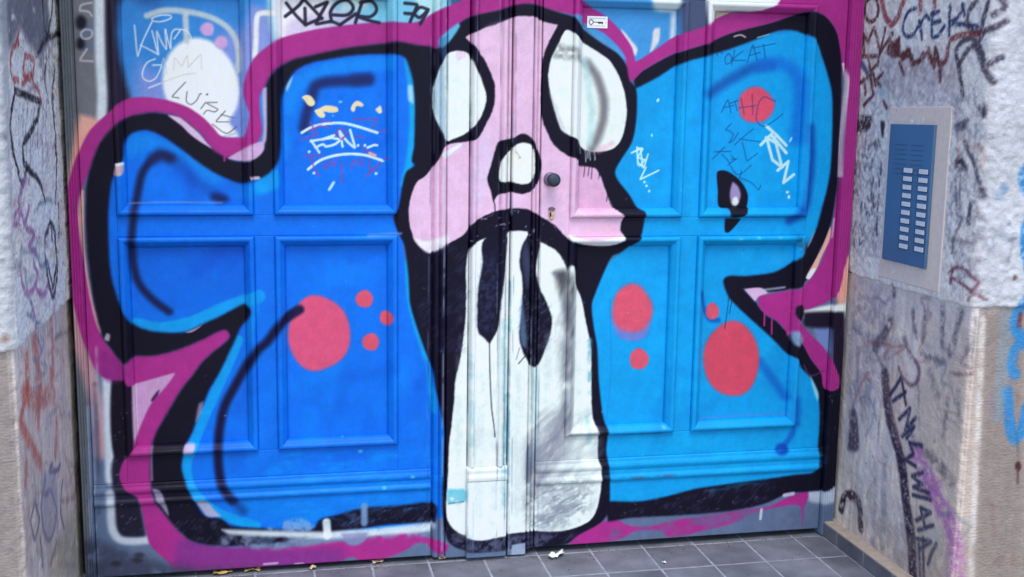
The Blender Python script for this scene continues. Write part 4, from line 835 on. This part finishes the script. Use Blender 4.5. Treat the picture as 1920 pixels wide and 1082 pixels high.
for j in range(-1, 4):
    ya, yb = Y_PH - j * PITCH_Y, Y_PH - (j + 1) * PITCH_Y
    ya, yb = min(ya, 0.06), max(yb, YF - .028)
    if j == -1: ya, yb = 0.06, Y_PH
    for i in range(-6, 10):
        xa, xb = X_PH + i * PITCH_X, X_PH + (i + 1) * PITCH_X
        xa, xb = max(xa, XL + .002), min(xb, 1.606)
        if xb - xa < .02 or ya - yb < .02: continue
        wx, wy = xb - xa - GAP, ya - yb - GAP
        key = (round(wx, 4), round(wy, 4))
        if tm is None: tm = {}
        if key not in tm: tm[key] = box_mesh('tile', -wx / 2, wx / 2, -wy / 2, wy / 2, -0.008, 0, 0.0012)
        t = link('tile', tm[key], M_TILE, gr); t.location = ((xa + xb) / 2, (ya + yb) / 2, random.uniform(-.0006, .0006)); t.rotation_euler = (random.uniform(-.003, .003), random.uniform(-.003, .003), random.uniform(-.004, .004))

# ------------------------------------------------------------------ walls either side of the door
def seg_axis(stops):
    out = []
    for a, b, st in stops:
        n = max(int(round((b - a) / st)), 1); out.append(np.linspace(a, b, n, endpoint=False))
    out.append([stops[-1][1]])
    return np.concatenate(out)
def build_wall(side, zb, P, label):
    X = XR if side > 0 else XL
    root = empty('side_wall', (X, YF, 0)); tag(root, label, 'wall')
    S0 = -YF; r = 0.012
    s = seg_axis([(-0.06, 0, .03), (0, S0 + .17, .0036), (S0 + .17, S0 + .46, .005), (S0 + .46, S0 + 1.2, .03), (S0 + 1.2, S0 + 6, .5)])
    nz = vnoise(620, 420, 4.2, 60 + side, 3) - .5; nz2 = vnoise(620, 420, 16, 70 + side, 3) - .5
    cr = vnoise(620, 3, 7, 80 + side, 3) - .5
    def place(S, Z, off):
        # path: along the reveal towards the street, round the corner, along the facade; off = outwards from the wall
        d = S - S0
        fac = np.clip((d + r) / (2 * r), 0, 1)                      # 0 reveal .. 1 facade
        ang = fac * math.pi / 2
        cx, cy = X + side * r, YF + r                                # centre of the rounded corner
        rx = np.where(d < -r, X, np.where(d > r, X + side * d, cx - side * r * np.cos(ang)))
        ry = np.where(d < -r, -S, np.where(d > r, YF, cy - r * np.sin(ang)))
        nx = -side * np.cos(ang); ny = -np.sin(ang)
        return np.stack([rx + nx * off, ry + ny * off, Z], -1)
    def tint(S, Z):
        c = P.at(np.clip(S, 0, 1.03), np.clip(Z, 0, 1.64)); t = np.clip((S - .92) / .1, 0, 1)[..., None]
        far = np.where((Z < zb)[..., None], albedo((150, 143, 144)), albedo((184, 193, 210)))  # same light-offsetting facade colours carried on
        return c * (1 - t) + far * t
    def look(n, S, Z):
        a = np.clip(((S + .06) / .0036).astype(int), 0, 419); b = np.clip((Z / .0036).astype(int), 0, 619)
        return n[b, a]
    # stone base
    zs = seg_axis([(-.054, 0, .054), (0, zb - .002, .0036)])
    Sg, Zg = np.meshgrid(s, zs)
    fade = np.clip((S0 + .60 - Sg) / .14, 0, 1)
    off = (look(nz, Sg, Zg) * .0016 + look(nz2, Sg, Zg) * .004) * fade
    corner = np.exp(-((Sg - S0) / .012) ** 2); off = off - corner * (.003 + .012 * np.abs(look(np.repeat(cr, 140, 1), Sg, Zg)))
    V = place(Sg, Zg, off)
    if side < 0: V = V[:, ::-1]; C = tint(Sg, Zg)[:, ::-1]
    else: C = tint(Sg, Zg)
    link('stone_base', grid_mesh('stone_base', V, colors=C, smooth=True), M_STONE, root)
    # roughcast above, its lower lip a little proud of the stone
    zs = np.concatenate([[zb - .006, zb - .004], seg_axis([(zb, 1.64, .0036), (1.64, 3.6, .28)])])
    Sg, Zg = np.meshgrid(s, zs)
    fade = np.clip((S0 + .60 - Sg) / .14, 0, 1) * np.clip((1.7 - Zg) / .06, 0, 1)
    facade = np.clip((Sg - S0 + .01) / .02, 0, 1)
    off = .007 + (look(nz, Sg, Zg) * (.004 + .003 * facade) + look(nz2, Sg, Zg) * .006) * fade
    corner = np.exp(-((Sg - S0) / .014) ** 2); off = off - corner * (.002 + .010 * np.abs(look(np.repeat(cr, 140, 1), Sg, Zg)))
    off[0] = -.01; off[1] = off[2] - .004
    wob = look(nz2, Sg, np.full_like(Zg, .5)) * .02 * fade
    Zg2 = Zg + wob * np.exp(-np.clip((Zg - zb), 0, 9) / .03)
    V = place(Sg, Zg2, off); C = tint(Sg, np.maximum(Zg, zb + .004))
    if side < 0: V = V[:, ::-1]; C = C[:, ::-1]
    link('plaster', grid_mesh('plaster', V, colors=C, smooth=True), M_PLASTER, root)
    return root
wall_r = build_wall(1, .803, WALL_R, 'scribbled wall with rough plaster over stone, carrying the door bell panel')
wall_l = build_wall(-1, .764, WALL_L, 'scribbled wall of plaster over washed stone with black triangle tag, without bell panel')
M_FACADE = plain('facade_plaster', (206, 210, 222), .92, 0, .1, 30, .5, .004)
o = link('wall_over_door', box_mesh('wall_over_door', XL - .3, XR + .3, YF + .002, .12, 3.0, 3.62), M_FACADE); tag(o, kind='structure')

# skirting of cut tiles along the right wall
sk = empty('tile_skirting', (1.63, -.3, 0)); tag(sk, 'low grey tile skirting with tan mortar ledge under the bell panel wall', 'skirting')
M_MORTAR = plain('mortar', (168, 158, 150), .95, 0, .15, 50, .5)
link('mortar_bed', box_mesh('mortar_bed', 1.6085, XR + .003, YF + .02, .02, -.004, .046, .003), M_MORTAR, sk)
ys = [.018, -.099, -.252, -.405, -.558, YF + .018]
for a, b in zip(ys[:-1], ys[1:]):
    link('tile', box_mesh('tile', 1.6055, 1.6140, b + .0032, a - .0032, .001, .0425, .0012), M_TILE, sk)

# ------------------------------------------------------------------ door frame
STEP = 0.0026
def axis(a, b, step=STEP): return np.linspace(a, b, max(int(round((b - a) / step)), 1) + 1)
def zaxis(a, b):
    if b <= 1.60: return axis(a, b)
    if a >= 1.60: return axis(a, b, .06)
    return np.concatenate([axis(a, 1.60)[:-1], axis(1.60, b, .06)])
def door_color(X, Z):
    c = DOOR.at(X, Z); t = np.clip((Z - 1.575) / .04, 0, 1)[..., None]
    return c * (1 - t) + TOPCOAT * t
def hf(name, xs, zs, yx, parent, mat=None, yz=None, add=False):
    """relief board: depth profile across x (yx) and along z (yz)"""
    X, Z = np.meshgrid(xs, zs); Y = np.tile(np.asarray(yx, float), (len(zs), 1))
    if yz is not None:
        q = np.asarray(yz, float)[:, None]; Y = Y + q if add else np.maximum(Y, q)
    return link(name, grid_mesh(name, np.stack([X, Y, Z], -1), colors=door_color(X, Z)), mat or M_PAINT, parent)
def board(name, x0, x1, z0, z1, yf, parent, depth=.03, bev=.0007):
    xs = axis(x0 + bev, x1 - bev); zs = zaxis(z0 + bev, z1 - bev)
    ex = np.concatenate([[x0, x0], xs, [x1, x1]]); ez = np.concatenate([[z0, z0], zs, [z1, z1]])
    yx = np.concatenate([[yf + depth, yf + bev], np.full(len(xs), yf), [yf + bev, yf + depth]])
    yz = np.concatenate([[yf + depth, yf + bev], np.full(len(zs), yf), [yf + bev, yf + depth]])
    return hf(name, ex, ez, yx, parent, yz=yz)
def profile_x(name, prof, z0, z1, parent, depth=.03):
    """upright with a moulded section; prof: (x, y) pairs"""
    px, py = zip(*prof); xs = [px[0]]; ys = [max(py) + depth]; 
    for k in range(len(px) - 1):
        n = max(int(round((px[k + 1] - px[k]) / STEP)), 1)
        for t in range(n): xs.append(px[k] + (px[k + 1] - px[k]) * t / n); ys.append(py[k] + (py[k + 1] - py[k]) * t / n)
    xs += [px[-1], px[-1]]; ys += [py[-1], max(py) + depth]
    zs = zaxis(z0, z1); ez = np.concatenate([[z0], zs, [z1]]); yz = np.concatenate([[.05], np.full(len(zs), -9), [.05]])
    return hf(name, np.array(xs), ez, ys, parent, yz=yz)
def profile_z(name, x0, x1, prof, parent, depth=.03):
    pz, py = zip(*prof); zs = [pz[0]]; ys = [max(py) + depth]
    for k in range(len(pz) - 1):
        n = max(int(round((pz[k + 1] - pz[k]) / STEP)), 1)
        for t in range(n): zs.append(pz[k] + (pz[k + 1] - pz[k]) * t / n); ys.append(py[k] + (py[k + 1] - py[k]) * t / n)
    zs += [pz[-1], pz[-1]]; ys += [py[-1], max(py) + depth]
    xs = axis(x0, x1); ex = np.concatenate([[x0], xs, [x1]]); yx = np.concatenate([[.05], np.full(len(xs), -9), [.05]])
    return hf(name, ex, np.array(zs), yx, parent, yz=ys)
MOULD = [(0, 0), (.0012, -.009), (.004, -.0125), (.009, -.0135), (.0135, -.012), (.0165, -.0075), (.019, -.005), (.0235, -.001), (.027, .005), (.0275, .0135)]
def panel(x0, x1, z0, z1, y0, parent):
    W = MOULD[-1][0]
    pn = board('panel', x0 + W - .002, x1 - W + .002, z0 + W - .002, z1 - W + .002, y0 + .013, parent, depth=.006)
    ts = np.array([t for t, _ in MOULD]); hs = np.array([h for _, h in MOULD])
    dense = z1 <= 1.66
    for k in range(4):
        L = (x1 - x0) if k < 2 else (z1 - z0)
        u = np.linspace(0, 1, int(L / (STEP if dense else .03)) + 2)
        T, U = np.meshgrid(ts, u); H = np.tile(hs, (len(u), 1))
        if k == 0: X = x0 + T + U * (x1 - x0 - 2 * T); Z = z0 + T
        elif k == 1: X = x1 - T - U * (x1 - x0 - 2 * T); Z = z1 - T
        elif k == 2: X = x0 + T; Z = z1 - T - U * (z1 - z0 - 2 * T)
        else: X = x1 - T; Z = z0 + T + U * (z1 - z0 - 2 * T)
        V = np.stack([X, y0 + H, Z], -1)
        link('moulding', grid_mesh('moulding', V, colors=door_color(X, Z)), M_PAINT, parent)

fr = empty('door_frame', (.56, .02, 0)); tag(fr, 'reeded timber frame, grey and magenta, round the double door', 'door frame')
def reeds(x0, x1, n, y0, amp):
    out = [(x0, y0 + .012), (x0 + .002, y0)]
    w = (x1 - x0 - .004) / n
    for k in range(n):
        for t in (0.08, .3, .5, .7, .92):
            out.append((x0 + .002 + (k + t) * w, y0 - amp * math.sin(math.pi * t)))
    return out + [(x1 - .002, y0), (x1, y0 + .012)]
profile_x('jamb', reeds(-.503, -.4735, 4, -.012, .007), -.003, 2.42, fr)
profile_x('jamb', reeds(1.598, 1.640, 5, -.012, .006), .004, 2.42, fr)
M_DARK = plain('unlit_hollow', (18, 18, 22), .9)  # near black puts the unlit hollows into the colour
link('light_blocker', box_mesh('light_blocker', XL - .05, XR + .05, .075, .10, -.003, 3.0), M_DARK, fr)  # added board that blocks light leaking in from behind the leaves
hf('head', axis(XL, XR, .05), np.array([2.35, 2.36, 2.42, 2.421]), np.full(len(axis(XL, XR, .05)), -.02), fr)
hf('transom_panel', axis(XL, XR, .05), np.array([2.42, 2.7, 3.0]), np.full(len(axis(XL, XR, .05)), .01), fr)

# ------------------------------------------------------------------ the two leaves
BAND = [(0, 0), (.001, -.007), (.008, -.009), (.014, -.0065), (.017, -.003), (.030, -.003), (.033, -.006), (.040, -.008), (.047, -.006), (.05, -.0025), (.058, -.0015), (.060, 0)]
def leaf(root, x0, x1, cols, zbot, zband0, zband1, z_mid0, z_mid1, z_up, tops):
    board('kick_board', x0, x1, zbot, zband0, -.003, root)
    k = (zband1 - zband0) / .060
    profile_z('rail_moulding', x0, x1, [(zband0 + a * k, -.002 + b) for a, b in BAND], root)
    board('stile', x0, cols[0][0], zband1, 2.34, 0, root)
    board('stile', cols[1][1], x1, zband1, 2.34, 0, root)
    a, b = cols[0][0], cols[1][1]
    zr = [(zband1, tops[0]), (z_mid0, z_mid1), (z_up, z_up + .07), (2.26, 2.34)]
    for (u, v) in zr: board('rail', a, b, u, v, 0, root)
    for (u, v) in ((tops[0], z_mid0), (z_mid1, z_up), (z_up + .07, 2.26)):
        board('mullion', cols[0][1], cols[1][0], u, v, 0, root)
        for (c0, c1) in cols: panel(c0, c1, u, v, 0, root)
left = empty('door_leaf', (-.47, .02, 0)); tag(left, 'royal blue graffiti door leaf with white egg shape, one big and three small red dots', 'door', 'leaves of the graffiti double door')
leaf(left, -.472, .4145, ((-.388, -.049), (.002, .324)), .0165, .212, .270, .922, .976, 1.558, (.344,))
profile_x('cover_strip', [(.4155, .010), (.420, .014), (.4215, .014), (.4225, .0), (.430, -.005), (.436, -.003), (.437, .004), (.4395, .004), (.4405, -.006), (.448, -.010), (.4525, -.010), (.4535, .006), (.4565, .006), (.4575, -.011), (.5135, -.011), (.5145, .0), (.517, .002)], .0095, 2.34, left)
profile_x('pilaster', [(.518, -.004), (.520, -.018), (.524, -.025), (.529, -.027), (.5335, -.024), (.5345, -.0195), (.5370, -.0195), (.538, -.022), (.595, -.022), (.596, -.0185), (.5985, -.0185), (.5995, -.023), (.606, -.029), (.612, -.027), (.6165, -.020), (.6175, -.010), (.6195, -.010), (.6205, -.014), (.627, -.010), (.6285, .004)], .272, 2.34, left)
pl = profile_x('plinth', [(.513, -.018), (.5155, -.0255), (.626, -.0255), (.6285, -.018)], .0095, .232, left)
profile_z('base_moulding', .514, .6275, [(.232, -.0265), (.236, -.028), (.243, -.0288), (.249, -.0275), (.252, -.026), (.257, -.026), (.263, -.027), (.269, -.0255), (.272, -.0235)], left)
right = empty('door_leaf', (1.59, .02, 0)); tag(right, 'light blue graffiti door leaf with the knob, keyhole and key sticker', 'door', 'leaves of the graffiti double door')
leaf(right, .7145, 1.5955, ((.797, 1.122), (1.173, 1.503)), .021, .206, .273, .912, .965, 1.560, (.343,))
profile_x('astragal', [(.6325, -.006), (.6345, -.015), (.684, -.015), (.687, -.009)], .006, 2.34, right)
profile_x('bead', [(.6875, .006), (.690, -.010), (.694, -.014), (.698, -.010), (.6995, .0), (.702, .0), (.703, -.007), (.709, -.006), (.711, .010), (.714, .012)], .021, 2.34, right)

# knob and keyhole on the right leaf
M_KNOB = plain('worn_black_knob', (44, 54, 76), .6, .0, .4, 90, .4)
M_ROSE = plain('overpainted_rose', (120, 104, 140), .6, .2, .5, 240, .4)
kx, kz = on_door(1032, 336, 0)
kn = empty('door_knob', (kx, 0, kz)); kn.parent = right; kn.location = Vector((kx, 0, kz)) - Vector(right.location)
def child_local(o, parent, loc=(0, 0, 0)): o.parent = parent; o.location = loc
o = link('rose', lathe_mesh('rose', [(.0005, -.001), (.0195, -.001), (.0195, -.004), (.0175, -.007), (.012, -.008), (.009, -.012), (.009, -.03), (.001, -.03)]), M_ROSE); child_local(o, kn)
o = link('handle', lathe_mesh('handle', [(.008, -.026), (.011, -.028), (.0165, -.031), (.0185, -.036), (.0185, -.041), (.016, -.046), (.010, -.049), (.003, -.0495)]), M_KNOB); child_local(o, kn)
hx, hz = on_door(1034, 401, 0)
kh = empty('keyhole', (hx, 0, hz)); kh.parent = right; kh.location = Vector((hx, 0, hz)) - Vector(right.location)
M_BRASS = plain('bare_keyhole_brass', (196, 172, 158), .5, .3, .35, 160, .4)
def oval_plate(name, w, h, d, n=24, cz=0, cx=0):
    vs = []; 
    for y, k in ((-.0006, 1.0), (-d * .7, 1.0), (-d, .9)):
        for i in range(n):
            a = 2 * math.pi * i / n; vs.append((cx + w * k * math.cos(a), y, cz + h * k * math.sin(a)))
    fs = [(j * n + i, j * n + (i + 1) % n, (j + 1) * n + (i + 1) % n, (j + 1) * n + i) for j in range(2) for i in range(n)] + [tuple(range(2 * n, 3 * n))]
    return poly_mesh(name, vs, fs)
o = link('escutcheon', oval_plate('escutcheon', .0085, .0165, .0035), M_BRASS); child_local(o, kh)
o = link('slot', oval_plate('slot', .0028, .0075, .0042, cz=-.002, cx=-.0035), M_DARK); child_local(o, kh)
o = link('cover', oval_plate('cover', .0095, .0055, .0055, cz=.0135), plain('cover_metal', (112, 96, 116), .6, .2, .4, 200)); child_local(o, kh)

# sticker with a key
sx0, sz1 = on_door(1101, 30, .013); sx1, sz0 = on_door(1138.5, 53.5, .013)
M_STK = plain('sticker_paper', (236, 238, 248), .6, 0, .04); M_INK = plain('printed_ink', (70, 74, 84), .7)
st = empty('sticker', ((sx0 + sx1) / 2, .0123, (sz0 + sz1) / 2)); tag(st, 'small white paper sticker printed with a key in the upper panel', 'sticker')
o = link('paper', box_mesh('paper', -(sx1 - sx0) / 2, (sx1 - sx0) / 2, -.0012, .0008, -(sz1 - sz0) / 2, (sz1 - sz0) / 2, .0004), M_STK); child_local(o, st)
w2, h2 = (sx1 - sx0) / 2, (sz1 - sz0) / 2
def ink(rects, name):
    vs, fs = [], []
    for (a, b, c, d) in rects:
        k = len(vs); vs += [(a, -.0016, c), (b, -.0016, c), (b, -.0016, d), (a, -.0016, d)]; fs.append((k, k + 1, k + 2, k + 3))
    return poly_mesh(name, vs, fs)
ring = []
for i in range(18):
    a = 2 * math.pi * i / 18; b = 2 * math.pi * (i + 1) / 18
    ring.append((a, b))
vs, fs = [], []
for a, b in ring:
    k = len(vs); c0 = (-.62 * w2, .0)
    for t, r in ((a, .0045), (b, .0045), (b, .0068), (a, .0068)): vs.append((c0[0] + r * math.cos(t), -.0016, c0[1] + r * 1.1 * math.sin(t)))
    fs.append((k, k + 3, k + 2, k + 1))
for (a, b, c, d) in ((-.62 * w2 + .0066, .56 * w2, -.0010, .0012), (.05 * w2, .56 * w2, -.0030, .0012), (.12 * w2, .2 * w2, -.0048, -.003), (.3 * w2, .36 * w2, -.0042, -.003), (.45 * w2, .55 * w2, -.005, -.003), (.8 * w2, .86 * w2, -.0022, .0008)):
    k = len(vs); vs += [(a, -.0016, c), (b, -.0016, c), (b, -.0016, d), (a, -.0016, d)]; fs.append((k, k + 1, k + 2, k + 3))
o = link('key_print', poly_mesh('key_print', vs, fs), M_INK); child_local(o, st)
M_INK2 = plain('pale_print', (176, 178, 204), .7)
rects = []
for zc in (.62 * h2, -.62 * h2):
    x = -.85 * w2
    while x < .82 * w2:
        w = random.uniform(.0012, .0032); rects.append((x, x + w, zc - .0016, zc + .0014)); x += w + random.uniform(.0008, .002)
o = link('small_print', ink(rects, 'small_print'), M_INK2); child_local(o, st)

# ------------------------------------------------------------------ bell panel on the right wall
ip = empty('bell_panel', (XR, -.31, .82)); tag(ip, 'blue metal door bell panel with speaker and two columns of white buttons', 'intercom')
M_TAN = plain('beige_surround', (212, 205, 208), .75, 0, .06, 90, .15); M_BLUEP = plain('blue_anodised_plate', (78, 116, 162), .42, .25, .10, 7, .02)
M_BTN = plain('button_label', (206, 216, 236), .4, 0, .05); M_BEZ_SHADOW = plain('bezel_with_shadow', (44, 66, 106), .45)
def wall_box(name, y0, y1, z0, z1, d0, d1, mat, parent, bev=.0006, base=XR):
    o = link(name, box_mesh(name, base - d1, base - d0, y0, y1, z0, z1, bev), mat, parent)
    return o
YA, YB, ZA, ZB = -.412, -.203, .868, 1.234
wall_box('surround', -.470, -.178, .815, 1.281, -.01, .0085, M_TAN, ip, .003)
fp = wall_box('face_plate', YA, YB, ZA, ZB, .009, .0165, M_BLUEP, ip, .0012)
# speaker slots: thin dark slits, two blocks of seven rows
vs, fs = [], []
for blk in (0, 1):
    for r in range(7):
        for c in range(6):
            yc = YB - .036 - blk * .078 - c * .0098; zc = ZB - .054 - r * .0127
            k = len(vs); xx = XR - .0168; a, b = .0026, .0019
            vs += [(xx, yc + a, zc - b), (xx, yc - a, zc - b * .2), (xx, yc - a, zc + b), (xx, yc + a, zc + b * .2)]; fs.append((k, k + 1, k + 2, k + 3))
link('speaker_slots', poly_mesh('speaker_slots', vs, fs), plain('slot_shadow', (34, 54, 92), .6), fp)['kind'] = 'stuff'
for col in (0, 1):
    for r in range(10):
        q0 = ((1703, 320), (1732, 322.6))[col]; q1 = ((1694, 462), (1723, 468))[col]
        t = r / 9; d = ray(q0[0] + (q1[0] - q0[0]) * t, q0[1] + (q1[1] - q0[1]) * t); k = (XR - .017) / d[0]
        yc, zc = -DIST + d[1] * k, EYE + d[2] * k
        bz = wall_box('button', yc - .023, yc + .0265, zc - .0082, zc + .0075, .0155, .0178, M_BEZ_SHADOW, ip, .0005)  # dark bezel, wider left and below, stands in for the label's shadow
        wall_box('name_label', yc - .0205, yc + .0195, zc - .0056, zc + .0066, .0172, .0192, M_BTN, bz, .0004)

# ------------------------------------------------------------------ litter on the floor
def on_floor(px, py):
    d = ray(px, py); t = -EYE / d[2]; return Vector((d[0] * t, -DIST + d[1] * t, 0))
def crumple(name, L, W, H, seed, n=7, m=5):
    r = np.random.default_rng(seed); u = np.linspace(-.5, .5, n); v = np.linspace(-.5, .5, m)
    U, Vv = np.meshgrid(u, v); Z = .002 + H * (.5 + .5 * np.sin(U * 7 + r.uniform(0, 6)) * np.cos(Vv * 5 + r.uniform(0, 6))) + r.uniform(0, H * .4, U.shape)
    wid = W * (1 - 1.6 * np.abs(U) ** 2.2)
    X = U * L + r.normal(0, L * .03, U.shape); Y = Vv * wid + r.normal(0, W * .05, U.shape)
    top = np.stack([X, Y, Z], -1)
    return grid_mesh(name, top, smooth=False)
def litter(name, px, py, L, W, H, rot, mat, label, cat, seed, group=None):
    me = crumple(name, L, W, H, seed); o = link(name, me, mat); o.location = on_floor(px, py); o.rotation_euler = (0, 0, rot)
    sm = o.modifiers.new('thickness', 'SOLIDIFY'); sm.thickness = .0008
    tag(o, label, cat, group)
M_PAPER = plain('crumpled_paper', (226, 234, 240), .8, 0, .06); M_LEAF = plain('dry_leaf', (188, 160, 96), .8, 0, .35, 90); M_LEAF2 = plain('pale_dry_leaf', (206, 186, 162), .8, 0, .25, 90)
litter('paper_scrap', 1044, 1045, .052, .022, .014, .55, M_PAPER, 'crumpled white paper scrap on the tiles below the door gap', 'litter', 3)
G = 'dry leaves along the door foot'
for i, (px, py, L, W, rot, m, lab) in enumerate((
    (708, 1056, .03, .02, .2, M_LEAF2, 'round pale dry leaf on the tiles at the blue leaf foot'),
    (838, 1048, .05, .016, .3, M_LEAF, 'long yellow dry leaf lying just left of the pilaster foot'),
    (900, 1042, .03, .012, .5, M_LEAF, 'small brown dry leaf under the left half of the pilaster'),
    (924, 1044, .026, .016, 1.2, M_LEAF, 'small upright brown dry leaf under the right half of the pilaster'),
    (474, 1071, .044, .02, .1, M_LEAF, 'broad yellow dry leaf near the magenta paint corner'),
    (417, 1077, .05, .018, .1, M_LEAF, 'yellow dry leaf cut by the lower picture edge'),
    (586, 1068, .022, .014, .9, M_LEAF2, 'thin pale leaf stalk standing on a grout line'))):
    litter('dry_leaf', px, py, L, W, .008, rot, m, lab, 'leaf', 20 + i, G)
litter('pebble', 1245, 1057, .010, .009, .005, 0, M_PAPER, 'tiny white crumb on a tile before the light blue leaf', 'litter', 41)

# a small weed in the corner between the left wall and the frame
wd = empty('weed', on_floor(166, 1079)); tag(wd, 'small dark green weed growing at the frame foot by the washed wall', 'weed')
M_WEED = plain('weed_green', (40, 74, 48), .7, 0, .3, 60); M_STALK = plain('weed_stalk', (70, 90, 60), .7)
lv = poly_mesh('leaf', [(0, 0, 0), (.006, -.004, .006), (.016, -.003, .010), (.024, 0, .008), (.016, .003, .010), (.006, .004, .006), (.012, 0, .012)], [(0, 1, 6), (1, 2, 6), (2, 3, 6), (3, 4, 6), (4, 5, 6), (5, 0, 6)])
lv.materials.append(M_WEED)
o = link('stalk', box_mesh('stalk', -.001, .001, -.001, .001, 0, .018), M_STALK); child_local(o, wd)
for k in range(9):
    o = link('leaf', lv, None); child_local(o, wd, (0, 0, .002 + .0018 * k)); o.rotation_euler = (random.uniform(-.3, .3), random.uniform(-.7, .2), k * 2.4); sc = random.uniform(.6, 1.1); o.scale = (sc, sc, sc)

# grit and crumbs swept against the door foot: too many and too small to count
vs, fs = [], []; r4 = np.random.default_rng(5)
for i in range(420):
    x = r4.uniform(-.5, 1.6); y = -.004 - abs(r4.normal(0, .03)) - (.25 * r4.random() if r4.random() < .2 else 0); z = .0006; a = r4.uniform(.0006, .0028) * (1 if r4.random() < .9 else 1.8); k = len(vs); t = r4.uniform(0, 6.28)
    for j in range(4): vs.append((x + a * math.cos(t + j * 1.57 + r4.normal(0, .2)), y + a * .8 * math.sin(t + j * 1.57), z))
    vs.append((x, y, z + a * .9)); fs += [(k, k + 1, k + 4), (k + 1, k + 2, k + 4), (k + 2, k + 3, k + 4), (k + 3, k, k + 4)]
o = link('grit', poly_mesh('grit', vs, fs), plain('grit', (92, 86, 82), .9, 0, .6, 300)); tag(o, 'fine grey grit and crumbs swept against the door foot', 'grit', kind='stuff')
